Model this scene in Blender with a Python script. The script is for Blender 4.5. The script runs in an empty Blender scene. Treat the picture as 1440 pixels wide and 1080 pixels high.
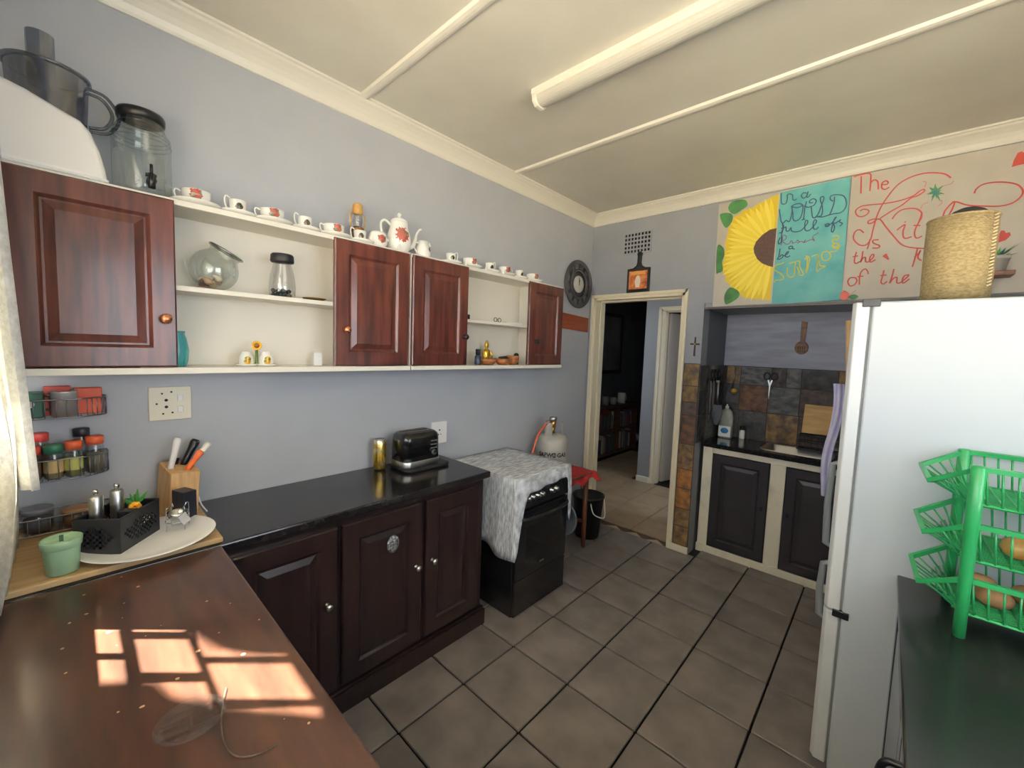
import bpy, bmesh, math, random
from mathutils import Vector, Matrix
random.seed(7)
S = bpy.context.scene
COL = S.collection

# ------------------------------------------------------------------ camera
cam = bpy.data.cameras.new('camera'); camo = bpy.data.objects.new('camera', cam); COL.objects.link(camo)
cam.sensor_width = 36.0; cam.lens = 14.3607; cam.shift_x = -0.00096; cam.shift_y = -0.00398
cam.clip_start = 0.02; cam.clip_end = 200
CR = [[0.734459, 0.677708, 0.035815], [0.077504, -0.031333, -0.9965], [-0.674213, 0.734664, -0.075538]]
camo.matrix_world = Matrix(((CR[0][0], -CR[1][0], -CR[2][0], 2.05),
                            (CR[0][1], -CR[1][1], -CR[2][1], 0.0),
                            (CR[0][2], -CR[1][2], -CR[2][2], 1.56), (0, 0, 0, 1)))
S.camera = camo

# ------------------------------------------------------------------ sky, sun, exposure
wd = bpy.data.worlds.new('sky'); S.world = wd; wd.use_nodes = True
bg = wd.node_tree.nodes['Background']
bg.inputs[0].default_value = (0.86, 0.93, 1.0, 1); bg.inputs[1].default_value = 8.6
sl = bpy.data.lights.new('sun', 'SUN'); sl.energy = 210; sl.angle = 0.012; sl.color = (1.0, 0.90, 0.76)
so = bpy.data.objects.new('sun', sl); COL.objects.link(so)
so.rotation_euler = Vector((1, 1, -1.68)).to_track_quat('-Z', 'Y').to_euler()
pl = bpy.data.lights.new('window_daylight', 'AREA'); pl.shape = 'RECTANGLE'; pl.size = 3.08; pl.size_y = 1.06
pl.cycles.is_portal = True
po = bpy.data.objects.new('window_daylight', pl); COL.objects.link(po)
po.location = (1.66, -0.28, 1.80); po.rotation_euler = (math.radians(90), 0, 0)
for nm, sx_, sy_, lc, ro in (('added_side_portal', 1.4, 1.2, (3.36, 0.80, 1.65), (math.radians(90), 0, math.radians(90))), ('added_hall_portal', 0.6, 1.2, (1.66, 4.32, 1.5), (math.radians(90), 0, math.radians(90))), ('added_far_room_portal', 0.7, 0.8, (-1.22, 4.2, 1.6), (math.radians(90), 0, math.radians(-90)))):  # portals for the side window and openings added out of view for light
    p2 = bpy.data.lights.new(nm, 'AREA'); p2.shape = 'RECTANGLE'; p2.size = sx_; p2.size_y = sy_; p2.cycles.is_portal = True
    o2 = bpy.data.objects.new(nm, p2); COL.objects.link(o2); o2.location = lc; o2.rotation_euler = ro
S.view_settings.view_transform = 'Standard'; S.view_settings.look = 'None'
S.view_settings.exposure = 0.0; S.view_settings.gamma = 1.0; S.view_settings.use_curve_mapping = False
S.cycles.max_bounces = 10; S.cycles.diffuse_bounces = 6; S.cycles.transparent_max_bounces = 24
S.cycles.caustics_reflective = False; S.cycles.caustics_refractive = False
S.cycles.use_denoising = True; S.cycles.sample_clamp_indirect = 8

# ------------------------------------------------------------------ materials
def lin(c):
    return tuple(((x/255)/12.92 if x/255 <= 0.04045 else ((x/255+0.055)/1.055)**2.4) for x in c) + (1,)
MATS = {}
def mat(name, c, rough=0.5, metal=0.0, c2=None, scale=5.0, stretch=(1, 1, 1), lo=0.35, hi=0.65, bump=0.0,
        bscale=None, coat=0.0, rand=0.0, spec=0.5, trans=0.0, clear=0.0, detail=4.0, sheen=0.0, translucent=0.0):
    if name in MATS: return MATS[name]
    m = bpy.data.materials.new(name); m.use_nodes = True; MATS[name] = m
    nt = m.node_tree; N = nt.nodes; L = nt.links; b = N['Principled BSDF']; out = N['Material Output']
    b.inputs['Roughness'].default_value = rough; b.inputs['Metallic'].default_value = metal
    b.inputs['Base Color'].default_value = lin(c); b.inputs['Coat Weight'].default_value = coat
    b.inputs['Coat Roughness'].default_value = 0.12
    b.inputs['Specular IOR Level'].default_value = spec; b.inputs['Transmission Weight'].default_value = trans
    col = None
    tc = mp = None
    if c2 is not None or bump:
        tc = N.new('ShaderNodeTexCoord'); mp = N.new('ShaderNodeMapping'); L.new(tc.outputs['Object'], mp.inputs[0])
        mp.inputs['Scale'].default_value = stretch
        if rand:
            oi0 = N.new('ShaderNodeObjectInfo'); va = N.new('ShaderNodeVectorMath'); va.operation = 'ADD'
            mu = N.new('ShaderNodeVectorMath'); mu.operation = 'SCALE'; mu.inputs[3].default_value = 30
            L.new(oi0.outputs['Location'], mu.inputs[0]); L.new(tc.outputs['Object'], va.inputs[0]); L.new(mu.outputs[0], va.inputs[1]); L.new(va.outputs[0], mp.inputs[0])
    if c2 is not None:
        nz = N.new('ShaderNodeTexNoise'); nz.inputs['Scale'].default_value = scale; nz.inputs['Detail'].default_value = detail
        L.new(mp.outputs[0], nz.inputs['Vector'])
        cr = N.new('ShaderNodeValToRGB'); L.new(nz.outputs['Fac'], cr.inputs[0])
        cr.color_ramp.elements[0].position = lo; cr.color_ramp.elements[1].position = hi
        cr.color_ramp.elements[0].color = lin(c); cr.color_ramp.elements[1].color = lin(c2)
        col = cr.outputs[0]
    if rand:
        oi = N.new('ShaderNodeObjectInfo'); hs = N.new('ShaderNodeHueSaturation')
        mr = N.new('ShaderNodeMapRange'); mr.inputs['To Min'].default_value = 1-rand; mr.inputs['To Max'].default_value = 1+rand
        L.new(oi.outputs['Random'], mr.inputs[0]); L.new(mr.outputs[0], hs.inputs['Value'])
        if col: L.new(col, hs.inputs['Color'])
        else: hs.inputs['Color'].default_value = lin(c)
        col = hs.outputs[0]
    if col: L.new(col, b.inputs['Base Color'])
    if bump:
        n2 = N.new('ShaderNodeTexNoise'); n2.inputs['Scale'].default_value = bscale or scale; n2.inputs['Detail'].default_value = 5
        L.new(mp.outputs[0], n2.inputs['Vector'])
        bp = N.new('ShaderNodeBump'); bp.inputs['Strength'].default_value = bump; bp.inputs['Distance'].default_value = 0.01
        L.new(n2.outputs['Fac'], bp.inputs['Height']); L.new(bp.outputs[0], b.inputs['Normal'])
    if translucent:
        tl = N.new('ShaderNodeBsdfTranslucent'); mx = N.new('ShaderNodeMixShader'); mx.inputs[0].default_value = translucent
        if col: L.new(col, tl.inputs[0])
        else: tl.inputs[0].default_value = lin(c)
        L.new(b.outputs[0], mx.inputs[1]); L.new(tl.outputs[0], mx.inputs[2]); L.new(mx.outputs[0], out.inputs[0])
    if clear:
        last = out.inputs[0].links[0].from_socket
        tr = N.new('ShaderNodeBsdfTransparent'); mx = N.new('ShaderNodeMixShader'); mx.inputs[0].default_value = clear
        tr.inputs[0].default_value = (1, 1, 1, 1)
        L.new(last, mx.inputs[1]); L.new(tr.outputs[0], mx.inputs[2]); L.new(mx.outputs[0], out.inputs[0])
    return m

def lace(name, c, holes, scale, translucent=0.3, nscale=60, dark=22, stretch=(1, 1, 1)):
    # woven cloth with a lacy net of small openings
    m = mat(name, c, 0.9, c2=tuple(max(0, x-dark) for x in c), scale=nscale, stretch=stretch, bump=0.3, translucent=translucent)
    nt = m.node_tree; N = nt.nodes; L = nt.links; out = N['Material Output']
    last = out.inputs[0].links[0].from_socket
    tc = N.new('ShaderNodeTexCoord'); vo = N.new('ShaderNodeTexVoronoi'); vo.inputs['Scale'].default_value = scale
    nz = N.new('ShaderNodeTexNoise'); nz.inputs['Scale'].default_value = 9.0
    L.new(tc.outputs['Object'], vo.inputs['Vector']); L.new(tc.outputs['Object'], nz.inputs['Vector'])
    lt = N.new('ShaderNodeMath'); lt.operation = 'LESS_THAN'; lt.inputs[1].default_value = 0.33; L.new(vo.outputs['Distance'], lt.inputs[0])
    mr = N.new('ShaderNodeMapRange'); mr.inputs['From Min'].default_value = 0.42; mr.inputs['From Max'].default_value = 0.6
    mr.inputs['To Min'].default_value = holes; mr.inputs['To Max'].default_value = holes*0.15; L.new(nz.outputs['Fac'], mr.inputs[0])
    mu = N.new('ShaderNodeMath'); mu.operation = 'MULTIPLY'; L.new(lt.outputs[0], mu.inputs[0]); L.new(mr.outputs[0], mu.inputs[1])
    tr = N.new('ShaderNodeBsdfTransparent'); mx = N.new('ShaderNodeMixShader')
    L.new(mu.outputs[0], mx.inputs[0]); L.new(last, mx.inputs[1]); L.new(tr.outputs[0], mx.inputs[2]); L.new(mx.outputs[0], out.inputs[0])
    return m

def glass(name, tint=(1, 1, 1), refl=0.10, clear=0.88, rough=0.03, edge=0.65):
    # thin clear glass: see-through with a glossy surface that strengthens at grazing angles
    if name in MATS: return MATS[name]
    m = bpy.data.materials.new(name); m.use_nodes = True; MATS[name] = m
    nt = m.node_tree; N = nt.nodes; L = nt.links; N.remove(N['Principled BSDF']); out = N['Material Output']
    tr = N.new('ShaderNodeBsdfTransparent'); tr.inputs[0].default_value = (*[t*clear for t in tint], 1)
    gl = N.new('ShaderNodeBsdfGlossy'); gl.inputs['Roughness'].default_value = rough
    lw = N.new('ShaderNodeLayerWeight'); lw.inputs[0].default_value = 0.28
    mr = N.new('ShaderNodeMapRange'); mr.inputs['To Min'].default_value = refl; mr.inputs['To Max'].default_value = edge
    L.new(lw.outputs['Facing'], mr.inputs[0])
    mx = N.new('ShaderNodeMixShader'); L.new(mr.outputs[0], mx.inputs[0]); L.new(tr.outputs[0], mx.inputs[1]); L.new(gl.outputs[0], mx.inputs[2])
    L.new(mx.outputs[0], out.inputs[0])
    return m

def china(name, pos, rad, cols):
    # white glazed china with a small printed spray of flowers at one point of the side
    m = mat(name, (240, 238, 230), 0.15)
    nt = m.node_tree; N = nt.nodes; L = nt.links; b = N['Principled BSDF']
    tc = N.new('ShaderNodeTexCoord'); ds = N.new('ShaderNodeVectorMath'); ds.operation = 'DISTANCE'
    ds.inputs[1].default_value = pos; L.new(tc.outputs['Object'], ds.inputs[0])
    nz = N.new('ShaderNodeTexNoise'); nz.inputs['Scale'].default_value = 70; L.new(tc.outputs['Object'], nz.inputs['Vector'])
    sc = N.new('ShaderNodeMath'); sc.operation = 'MULTIPLY_ADD'; sc.inputs[1].default_value = rad*1.6; sc.inputs[2].default_value = rad*0.2
    L.new(nz.outputs['Fac'], sc.inputs[0])
    lt = N.new('ShaderNodeMath'); lt.operation = 'LESS_THAN'; L.new(ds.outputs['Value'], lt.inputs[0]); L.new(sc.outputs[0], lt.inputs[1])
    vo = N.new('ShaderNodeTexVoronoi'); vo.inputs['Scale'].default_value = 90; L.new(tc.outputs['Object'], vo.inputs['Vector'])
    sp = N.new('ShaderNodeSeparateColor'); L.new(vo.outputs['Color'], sp.inputs[0])
    cr = N.new('ShaderNodeValToRGB'); cr.color_ramp.interpolation = 'CONSTANT'; L.new(sp.outputs[0], cr.inputs[0])
    e = cr.color_ramp.elements; e[0].color = lin(cols[0]); e[1].position = 0.45; e[1].color = lin(cols[1])
    q = e.new(0.75); q.color = lin(cols[2])
    mx = N.new('ShaderNodeMix'); mx.data_type = 'RGBA'; L.new(lt.outputs[0], mx.inputs[0]); mx.inputs[6].default_value = lin((240, 238, 230))
    L.new(cr.outputs[0], mx.inputs[7]); L.new(mx.outputs[2], b.inputs['Base Color'])
    return m

# ------------------------------------------------------------------ mesh builder
def vadd(a, b): return (a[0]+b[0], a[1]+b[1], a[2]+b[2])
class MB:
    def __init__(s): s.v = []; s.f = []; s.sm = []; s.mi = []; s.m = 0
    def add(s, vs, fs, smooth=False):
        o = len(s.v); s.v += [tuple(x) for x in vs]
        for f in fs: s.f.append([i+o for i in f]); s.sm.append(smooth); s.mi.append(s.m)
        return s
    def box(s, x0, x1, y0, y1, z0, z1):
        return s.add([(x0,y0,z0),(x1,y0,z0),(x1,y1,z0),(x0,y1,z0),(x0,y0,z1),(x1,y0,z1),(x1,y1,z1),(x0,y1,z1)],
                     [(0,3,2,1),(4,5,6,7),(0,1,5,4),(1,2,6,5),(2,3,7,6),(3,0,4,7)])
    def obox(s, c, u, v, w):   # oriented box, half vectors
        c, u, v, w = map(Vector, (c, u, v, w)); P = [c-u-v-w, c+u-v-w, c+u+v-w, c-u+v-w, c-u-v+w, c+u-v+w, c+u+v+w, c-u+v+w]
        return s.add(P, [(0,3,2,1),(4,5,6,7),(0,1,5,4),(1,2,6,5),(2,3,7,6),(3,0,4,7)])
    def lathe(s, prof, c=(0,0,0), n=24, axis=(0,0,1), smooth=True, sx=1, sy=1):
        q = Vector((0,0,1)).rotation_difference(Vector(axis)); c = Vector(c); vs = []; fs = []; rings = []
        for r, z in prof:
            if r < 1e-6: rings.append([len(vs)]); vs.append(c+q @ Vector((0,0,z)))
            else:
                rings.append(list(range(len(vs), len(vs)+n)))
                for k in range(n):
                    t = 2*math.pi*k/n; vs.append(c+q @ Vector((r*math.cos(t)*sx, r*math.sin(t)*sy, z)))
        for a, b in zip(rings, rings[1:]):
            if len(a) == 1 and len(b) == 1: continue
            for k in range(n):
                k2 = (k+1) % n
                if len(a) == 1: fs.append((a[0], b[k2], b[k]))
                elif len(b) == 1: fs.append((a[k], a[k2], b[0]))
                else: fs.append((a[k], a[k2], b[k2], b[k]))
        return s.add(vs, fs, smooth)
    def cyl(s, p0, p1, r0, r1=None, n=16, smooth=True):
        r1 = r0 if r1 is None else r1; d = Vector(p1)-Vector(p0); h = d.length
        s.lathe([(r0,0),(r1,h)], p0, n, d/h, smooth)
        s.lathe([(0,0),(r0,0)], p0, n, d/h, False); s.lathe([(r1,h),(0,h)], p0, n, d/h, False); return s
    def ball(s, c, r, n=14, m=8, sx=1, sy=1, sz=1):
        return s.lathe([(r*math.sin(math.pi*k/m), -r*sz*math.cos(math.pi*k/m)) for k in range(m+1)], c, n, (0,0,1), True, sx, sy)
    def tube(s, pts, r, n=8, closed=False, smooth=True, flat=None):
        pts = [Vector(p) for p in pts]; m = len(pts); vs = []; fs = []; ref = None
        for i, p in enumerate(pts):
            a = pts[i-1] if (i or closed) else p; b = pts[(i+1) % m] if (i < m-1 or closed) else p
            d = (b-a).normalized()
            if ref is None:
                ref = d.orthogonal() if flat is None else Vector(flat)
            u = ref-d*ref.dot(d)
            if u.length < 1e-5: u = d.orthogonal()
            u.normalize(); w = d.cross(u); ref = u
            rr = r[i] if isinstance(r, (list, tuple)) else r
            for k in range(n):
                t = 2*math.pi*(k+(0.5 if n == 4 else 0))/n; vs.append(p+u*(rr*math.cos(t))+w*(rr*math.sin(t)))
        for i in range(m if closed else m-1):
            j = (i+1) % m
            for k in range(n): k2 = (k+1) % n; fs.append((i*n+k, i*n+k2, j*n+k2, j*n+k))
        s.add(vs, fs, smooth)
        if not closed: s.add(vs[:n], [tuple(range(n))[::-1]]); s.add(vs[-n:], [tuple(range(n))])
        return s
    def prism(s, poly, f, a, b):   # f(u, v, w) -> point ; extrude w from a to b
        n = len(poly); vs = [f(u,v,a) for u,v in poly]+[f(u,v,b) for u,v in poly]
        fs = [tuple(range(n))[::-1], tuple(range(n,2*n))]+[(i,(i+1)%n,n+(i+1)%n,n+i) for i in range(n)]
        return s.add(vs, fs)
    def grid(s, fn, nu, nv, smooth=True):
        vs = [fn(i/nu, j/nv) for j in range(nv+1) for i in range(nu+1)]
        fs = [(j*(nu+1)+i, j*(nu+1)+i+1, (j+1)*(nu+1)+i+1, (j+1)*(nu+1)+i) for j in range(nv) for i in range(nu)]
        return s.add(vs, fs, smooth)
    def build(s, name, mats, parent=None, bev=0.0, solid=0.0, sub=0, seg=2, norm=True):
        if not isinstance(mats, (list, tuple)): mats = [mats]
        vs = [Vector(v) for v in s.v]
        if parent is not None: off = WL.get(parent.name, Vector())
        else:
            lo = [min(v[i] for v in vs) for i in range(3)]; hi = [max(v[i] for v in vs) for i in range(3)]
            off = Vector(((lo[0]+hi[0])/2, (lo[1]+hi[1])/2, lo[2]))
        me = bpy.data.meshes.new(name); me.from_pydata([v-off for v in vs], [], s.f)
        for p, sm, mi in zip(me.polygons, s.sm, s.mi): p.use_smooth = sm; p.material_index = mi
        for m in mats: me.materials.append(m)
        bm = bmesh.new(); bm.from_mesh(me); bmesh.ops.remove_doubles(bm, verts=bm.verts, dist=1e-6)
        if norm: bmesh.ops.recalc_face_normals(bm, faces=bm.faces)
        if bev:
            ed = [e for e in bm.edges if len(e.link_faces) == 2 and e.calc_face_angle(0) > 0.6]
            if ed: bmesh.ops.bevel(bm, geom=ed, offset=bev, segments=seg, profile=0.5, affect='EDGES', clamp_overlap=True)
        bm.to_mesh(me); bm.free()
        o = bpy.data.objects.new(name, me); COL.objects.link(o)
        if parent is not None: o.parent = parent; WL[o.name] = off.copy()
        else: o.location = off; WL[o.name] = off.copy()
        if solid:
            md = o.modifiers.new('thickness', 'SOLIDIFY'); md.thickness = solid; md.offset = 0
        if sub:
            md = o.modifiers.new('smooth', 'SUBSURF'); md.levels = sub; md.render_levels = sub
        return o
WL = {}
def thing(name, label, cat, loc=(0,0,0), group=None):
    o = bpy.data.objects.new(name, None); COL.objects.link(o); o.location = loc; WL[o.name] = Vector(loc); o.empty_display_size = 0.05
    o['label'] = label; o['category'] = cat
    if group: o['group'] = group
    return o
def tag(o, label, cat, group=None):
    o['label'] = label; o['category'] = cat
    if group: o['group'] = group
    return o
def struct(o): o['kind'] = 'structure'; return o
def stuff(o): o['kind'] = 'stuff'; return o
def plabel(o, t): o['label'] = t; return o
def copy_tree(o, parent=None):
    c = o.copy(); COL.objects.link(c)
    if parent: c.parent = parent
    for ch in list(o.children): copy_tree(ch, c)
    return c
def smooth_path(pts, k=4, closed=False):
    P = [Vector(p) for p in pts]; n = len(P); out = []
    for i in range(n if closed else n-1):
        p0 = P[(i-1) % n] if (closed or i) else P[i]; p1 = P[i]; p2 = P[(i+1) % n]; p3 = P[(i+2) % n] if (closed or i < n-2) else p2
        for j in range(k):
            t = j/k; out.append(0.5*((2*p1)+(p2-p0)*t+(2*p0-5*p1+4*p2-p3)*t*t+(3*p1-p0-3*p2+p3)*t**3))
    if not closed: out.append(P[-1])
    return out
def rrect(x0, x1, y0, y1, r, k=4):
    out = []
    for cx, cy, a in ((x1-r,y1-r,0),(x0+r,y1-r,90),(x0+r,y0+r,180),(x1-r,y0+r,270)):
        for i in range(k+1):
            t = math.radians(a+90*i/k); out.append((cx+r*math.cos(t), cy+r*math.sin(t)))
    return out
XZ = lambda u, v, w: (u, w, v)
YZ = lambda u, v, w: (w, u, v)
XY = lambda u, v, w: (u, v, w)

def door(parent, O, U, V, N, w, h, m, t=0.02, fr=0.06, knob=None, kmat=None, name='door', kr=0.016, knobname='knob'):
    O, U, V, N = map(Vector, (O, U, V, N))
    def ring(i, d): return [O+U*a+V*b+N*d for a, b in ((i,i),(w-i,i),(w-i,h-i),(i,h-i))]
    def nest(levels, capA, capB, mb):
        vs = []; fs = []
        for i, d in levels: vs += ring(i, d)
        for k in range(len(levels)-1):
            for j in range(4): fs.append((4*k+j, 4*k+(j+1)%4, 4*k+4+(j+1)%4, 4*k+4+j))
        if capA: fs.append((3,2,1,0))
        n = 4*(len(levels)-1)
        if capB: fs.append((n,n+1,n+2,n+3))
        mb.add(vs, fs)
    a = MB(); nest([(0,0),(0,t-0.005),(0.005,t),(fr-0.004,t),(fr,t-0.003),(fr+0.006,t-0.009),(fr+0.012,t-0.009)], True, True, a)
    d = a.build(name, m, parent)
    b = MB(); nest([(fr+0.011,t-0.0095),(fr+0.013,t-0.0085),(fr+0.036,t-0.002),(fr+0.042,t-0.002)], False, True, b)
    b.build('panel', m, d)
    if knob:
        p = O+U*knob[0]+V*knob[1]+N*t; k = MB()
        k.lathe([(0.0,0.0),(kr*0.75,0.0),(kr*0.7,0.004),(kr*0.42,0.007),(kr*0.45,0.014),(kr*0.9,0.019),(kr,0.025),(kr*0.8,0.031),(0,0.033)], p, 14, N)
        k.build(knobname, kmat, d)
    return d
# ------------------------------------------------------------------ shared materials
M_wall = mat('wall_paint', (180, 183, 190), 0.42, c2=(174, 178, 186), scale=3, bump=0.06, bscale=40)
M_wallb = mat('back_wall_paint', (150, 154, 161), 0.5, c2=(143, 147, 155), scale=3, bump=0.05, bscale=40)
M_recess = mat('recess_paint', (158, 160, 174), 0.5, c2=(140, 142, 156), scale=4, stretch=(1, 1, 6), bump=0.08, bscale=30)
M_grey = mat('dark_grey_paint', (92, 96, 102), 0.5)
M_ceil = mat('ceiling_paint', (222, 218, 205), 0.55, c2=(212, 207, 194), scale=2.2)
M_trim = mat('cream_gloss_trim', (236, 231, 217), 0.35)
M_frame = mat('door_frame_enamel', (228, 217, 190), 0.3)
M_white = mat('shelf_white', (228, 223, 211), 0.45)
M_cream = mat('cream_cabinet_paint', (228, 221, 200), 0.45, c2=(205, 196, 172), scale=7, lo=0.5, hi=0.75)
M_grout = mat('dark_grout', (26, 22, 21), 0.9)
M_tile = mat('grey_floor_tile', (110, 105, 103), 0.38, c2=(134, 127, 124), scale=5.5, rand=0.06, bump=0.05, bscale=25, detail=8)
M_htile = mat('beige_hall_tile', (166, 147, 122), 0.35, c2=(150, 130, 106), scale=5, rand=0.05, detail=6)
M_mahog = mat('mahogany', (100, 52, 43), 0.28, c2=(62, 29, 26), scale=5, stretch=(6, 6, 0.7), coat=0.25, bump=0.03, bscale=8, detail=6)
M_dark = mat('dark_wood_doors', (42, 27, 28), 0.3, c2=(31, 20, 21), scale=5, stretch=(6, 6, 0.7), coat=0.2, detail=6)
M_char = mat('charcoal_doors', (48, 44, 50), 0.4, c2=(40, 37, 42), scale=6)
M_black_top = mat('black_gloss_top', (30, 28, 30), 0.16, c2=(38, 35, 36), scale=30, coat=0.15, spec=0.45)
M_table = mat('worn_brown_wood', (47, 31, 25), 0.3, c2=(84, 55, 41), scale=3, stretch=(1.6, 9, 1), lo=0.3, hi=0.75, coat=0.35, bump=0.05, bscale=6, detail=8)
M_ply = mat('pale_board_wood', (200, 170, 126), 0.5, c2=(180, 148, 104), scale=5, stretch=(8, 1, 1))
M_chrome = mat('chrome', (200, 200, 200), 0.18, 1.0)
M_steel = mat('brushed_steel', (190, 190, 188), 0.3, 1.0)
M_iron = mat('dark_iron', (70, 66, 66), 0.35, 0.9)
M_copper = mat('copper_knob', (196, 128, 92), 0.25, 0.8)
M_black = mat('black_plastic', (24, 24, 26), 0.35)
M_matte = mat('matte_black', (20, 20, 22), 0.6)
M_whitep = mat('white_plastic', (232, 232, 230), 0.35)
M_brass = mat('brass', (190, 150, 80), 0.3, 0.9)
M_gold = mat('gold', (212, 172, 70), 0.28, 0.9)
M_glass = glass('clear_glass')

# worn pale chips on the old brown counter top
def add_chips(m, cc, thr, scale):
    nt = m.node_tree; N = nt.nodes; L = nt.links; b = N['Principled BSDF']
    src = b.inputs['Base Color'].links[0].from_socket
    tc = N.new('ShaderNodeTexCoord'); vo = N.new('ShaderNodeTexVoronoi'); vo.inputs['Scale'].default_value = scale
    nz = N.new('ShaderNodeTexNoise'); nz.inputs['Scale'].default_value = scale*2.3
    ad = N.new('ShaderNodeMath'); ad.operation = 'MULTIPLY_ADD'; ad.inputs[1].default_value = 0.35; L.new(nz.outputs['Fac'], ad.inputs[0])
    L.new(tc.outputs['Object'], vo.inputs['Vector']); L.new(tc.outputs['Object'], nz.inputs['Vector']); L.new(vo.outputs['Distance'], ad.inputs[2])
    lt = N.new('ShaderNodeMath'); lt.operation = 'LESS_THAN'; lt.inputs[1].default_value = thr; L.new(ad.outputs[0], lt.inputs[0])
    mx = N.new('ShaderNodeMix'); mx.data_type = 'RGBA'; L.new(lt.outputs[0], mx.inputs[0]); L.new(src, mx.inputs[6]); mx.inputs[7].default_value = lin(cc)
    L.new(mx.outputs[2], b.inputs['Base Color'])
add_chips(M_table, (196, 164, 126), 0.235, 24)

# ------------------------------------------------------------------ the room
ZC = 2.76; YB = 3.23
b = MB(); b.box(-0.15, 0, -0.34, YB+0.13, 0, ZC); wall_left = struct(b.build('wall_left', M_wall))
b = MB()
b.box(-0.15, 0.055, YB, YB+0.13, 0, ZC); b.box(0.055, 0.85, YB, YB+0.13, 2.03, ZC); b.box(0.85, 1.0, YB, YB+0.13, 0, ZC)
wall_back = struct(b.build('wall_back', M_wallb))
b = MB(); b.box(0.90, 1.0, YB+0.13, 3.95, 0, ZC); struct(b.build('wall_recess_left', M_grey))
b = MB(); b.box(1.0, 3.3, 3.83, 3.95, 0, 1.95); wall_recess = struct(b.build('wall_recess_back', M_recess))
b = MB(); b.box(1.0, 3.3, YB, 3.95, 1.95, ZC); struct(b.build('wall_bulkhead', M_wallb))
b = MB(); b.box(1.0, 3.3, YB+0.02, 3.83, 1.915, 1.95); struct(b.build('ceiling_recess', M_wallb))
b = MB(); b.box(3.3, 3.42, -0.34, 0.1, 0, ZC); b.box(3.3, 3.42, 1.5, 3.95, 0, ZC); b.box(3.3, 3.42, 0.1, 1.5, 0, 1.05); b.box(3.3, 3.42, 0.1, 1.5, 2.25, ZC); struct(b.build('wall_right', M_wall))  # gap holds the side window added for more light
b = MB(); b.box(0, 0.12, -0.34, -0.22, 0, ZC); b.box(0.12, 3.2, -0.34, -0.22, 0, 1.27); b.box(0.12, 3.2, -0.34, -0.22, 2.34, ZC); b.box(3.2, 3.3, -0.34, -0.22, 0, ZC)
struct(b.build('wall_front', M_wall))
b = MB(); b.box(-0.15, 3.42, -0.34, YB+0.13, ZC, ZC+0.1); struct(b.build('ceiling', M_ceil))
# floor: dark grout bed with proud grey tiles
b = MB(); b.box(0, 3.3, -0.22, YB, -0.03, -0.004); b.box(1.0, 3.3, YB, 3.83, -0.03, -0.004); floor = struct(b.build('floor', M_grout))
TX, TY, TP = 0.7186, 0.8479, 0.34046
def tile_mesh(w, d, m):
    t = MB(); t.box(-w/2, w/2, -d/2, d/2, -0.012, 0); o = t.build('floor_tile', m, bev=0.0025, seg=1); me = o.data; bpy.data.objects.remove(o)
    return me
full = tile_mesh(TP-0.009, TP-0.009, M_tile); fo = WL['floor']
def lay(parent, me, x, y, z, name='floor_tile'):
    o = bpy.data.objects.new(name, me); COL.objects.link(o); o.parent = parent
    o.location = Vector((x, y, z))-WL[parent.name]; return o
for i in range(-3, 9):
    for j in range(-4, 9):
        x0, x1, y0, y1 = TX+i*TP+0.0045, TX+(i+1)*TP-0.0045, TY+j*TP+0.0045, TY+(j+1)*TP-0.0045
        x0 = max(x0, 0.003); x1 = min(x1, 3.297); y0 = max(y0, -0.217); y1 = min(y1, YB-0.003 if x0 < 0.995 else 3.37)
        if x0 < 1.0 < x1 and y1 > YB-0.01: y1 = YB-0.003
        if x1-x0 < 0.02 or y1-y0 < 0.02: continue
        me = full if (x1-x0 > TP-0.0095 and y1-y0 > TP-0.0095) else tile_mesh(x1-x0, y1-y0, M_tile)
        o = lay(floor, me, (x0+x1)/2, (y0+y1)/2, random.uniform(-0.0008, 0.0004)); o.rotation_euler = (random.uniform(-.0015, .0015), random.uniform(-.0015, .0015), 0)
# hall and the dark room beyond
b = MB(); b.box(-2.2, 1.0, YB, 7.2, -0.03, -0.004); b.box(1.0, 1.6, 4.0, 7.2, -0.03, -0.004); floor_h = struct(b.build('floor', M_grout))
hp = 0.343; hfull = tile_mesh(hp-0.007, hp-0.007, M_htile)
for i in range(-4, 4):
    for j in range(0, 8):
        x, y = 0.14+(i+0.5)*hp, YB+0.085+(j+0.5)*hp
        if x-hp/2 < -1.14 or x+hp/2 > 0.9: continue
        if x > -0.2 and y > 4.6: continue
        lay(floor_h, hfull, x, y, -0.001)
M_strip = mat('brown_threshold', (70, 52, 44), 0.45); M_tri = mat('pale_threshold_triangle', (176, 156, 130), 0.45)
b = MB(); b.box(0.075, 0.832, YB+0.003, YB+0.082, -0.02, 0.0005); th = struct(b.build('trim_5', M_strip))
for k in range(4):
    xx = 0.075+k*0.19; b = MB(); b.prism([(xx+0.004, YB+0.01), (xx+0.165, YB+0.01), (xx+0.085, YB+0.074)], XY, 0.0004, 0.0018); b.build('tile_triangle', M_tri, th)
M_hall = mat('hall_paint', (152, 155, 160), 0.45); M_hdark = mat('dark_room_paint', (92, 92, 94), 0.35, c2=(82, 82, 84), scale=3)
b = MB(); b.box(-0.13, 0.035, 4.69, 4.8, 0, 2.5); b.box(0.035, 0.8, 4.69, 4.8, 2.08, 2.5); b.box(0.8, 1.6, 4.69, 4.8, 0, 2.5); struct(b.build('wall_hall', M_hall))
b = MB(); b.box(-2.3, -0.15, YB+0.0, YB+0.13, 0, 2.5); struct(b.build('wall_hall_near', M_hall))
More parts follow.
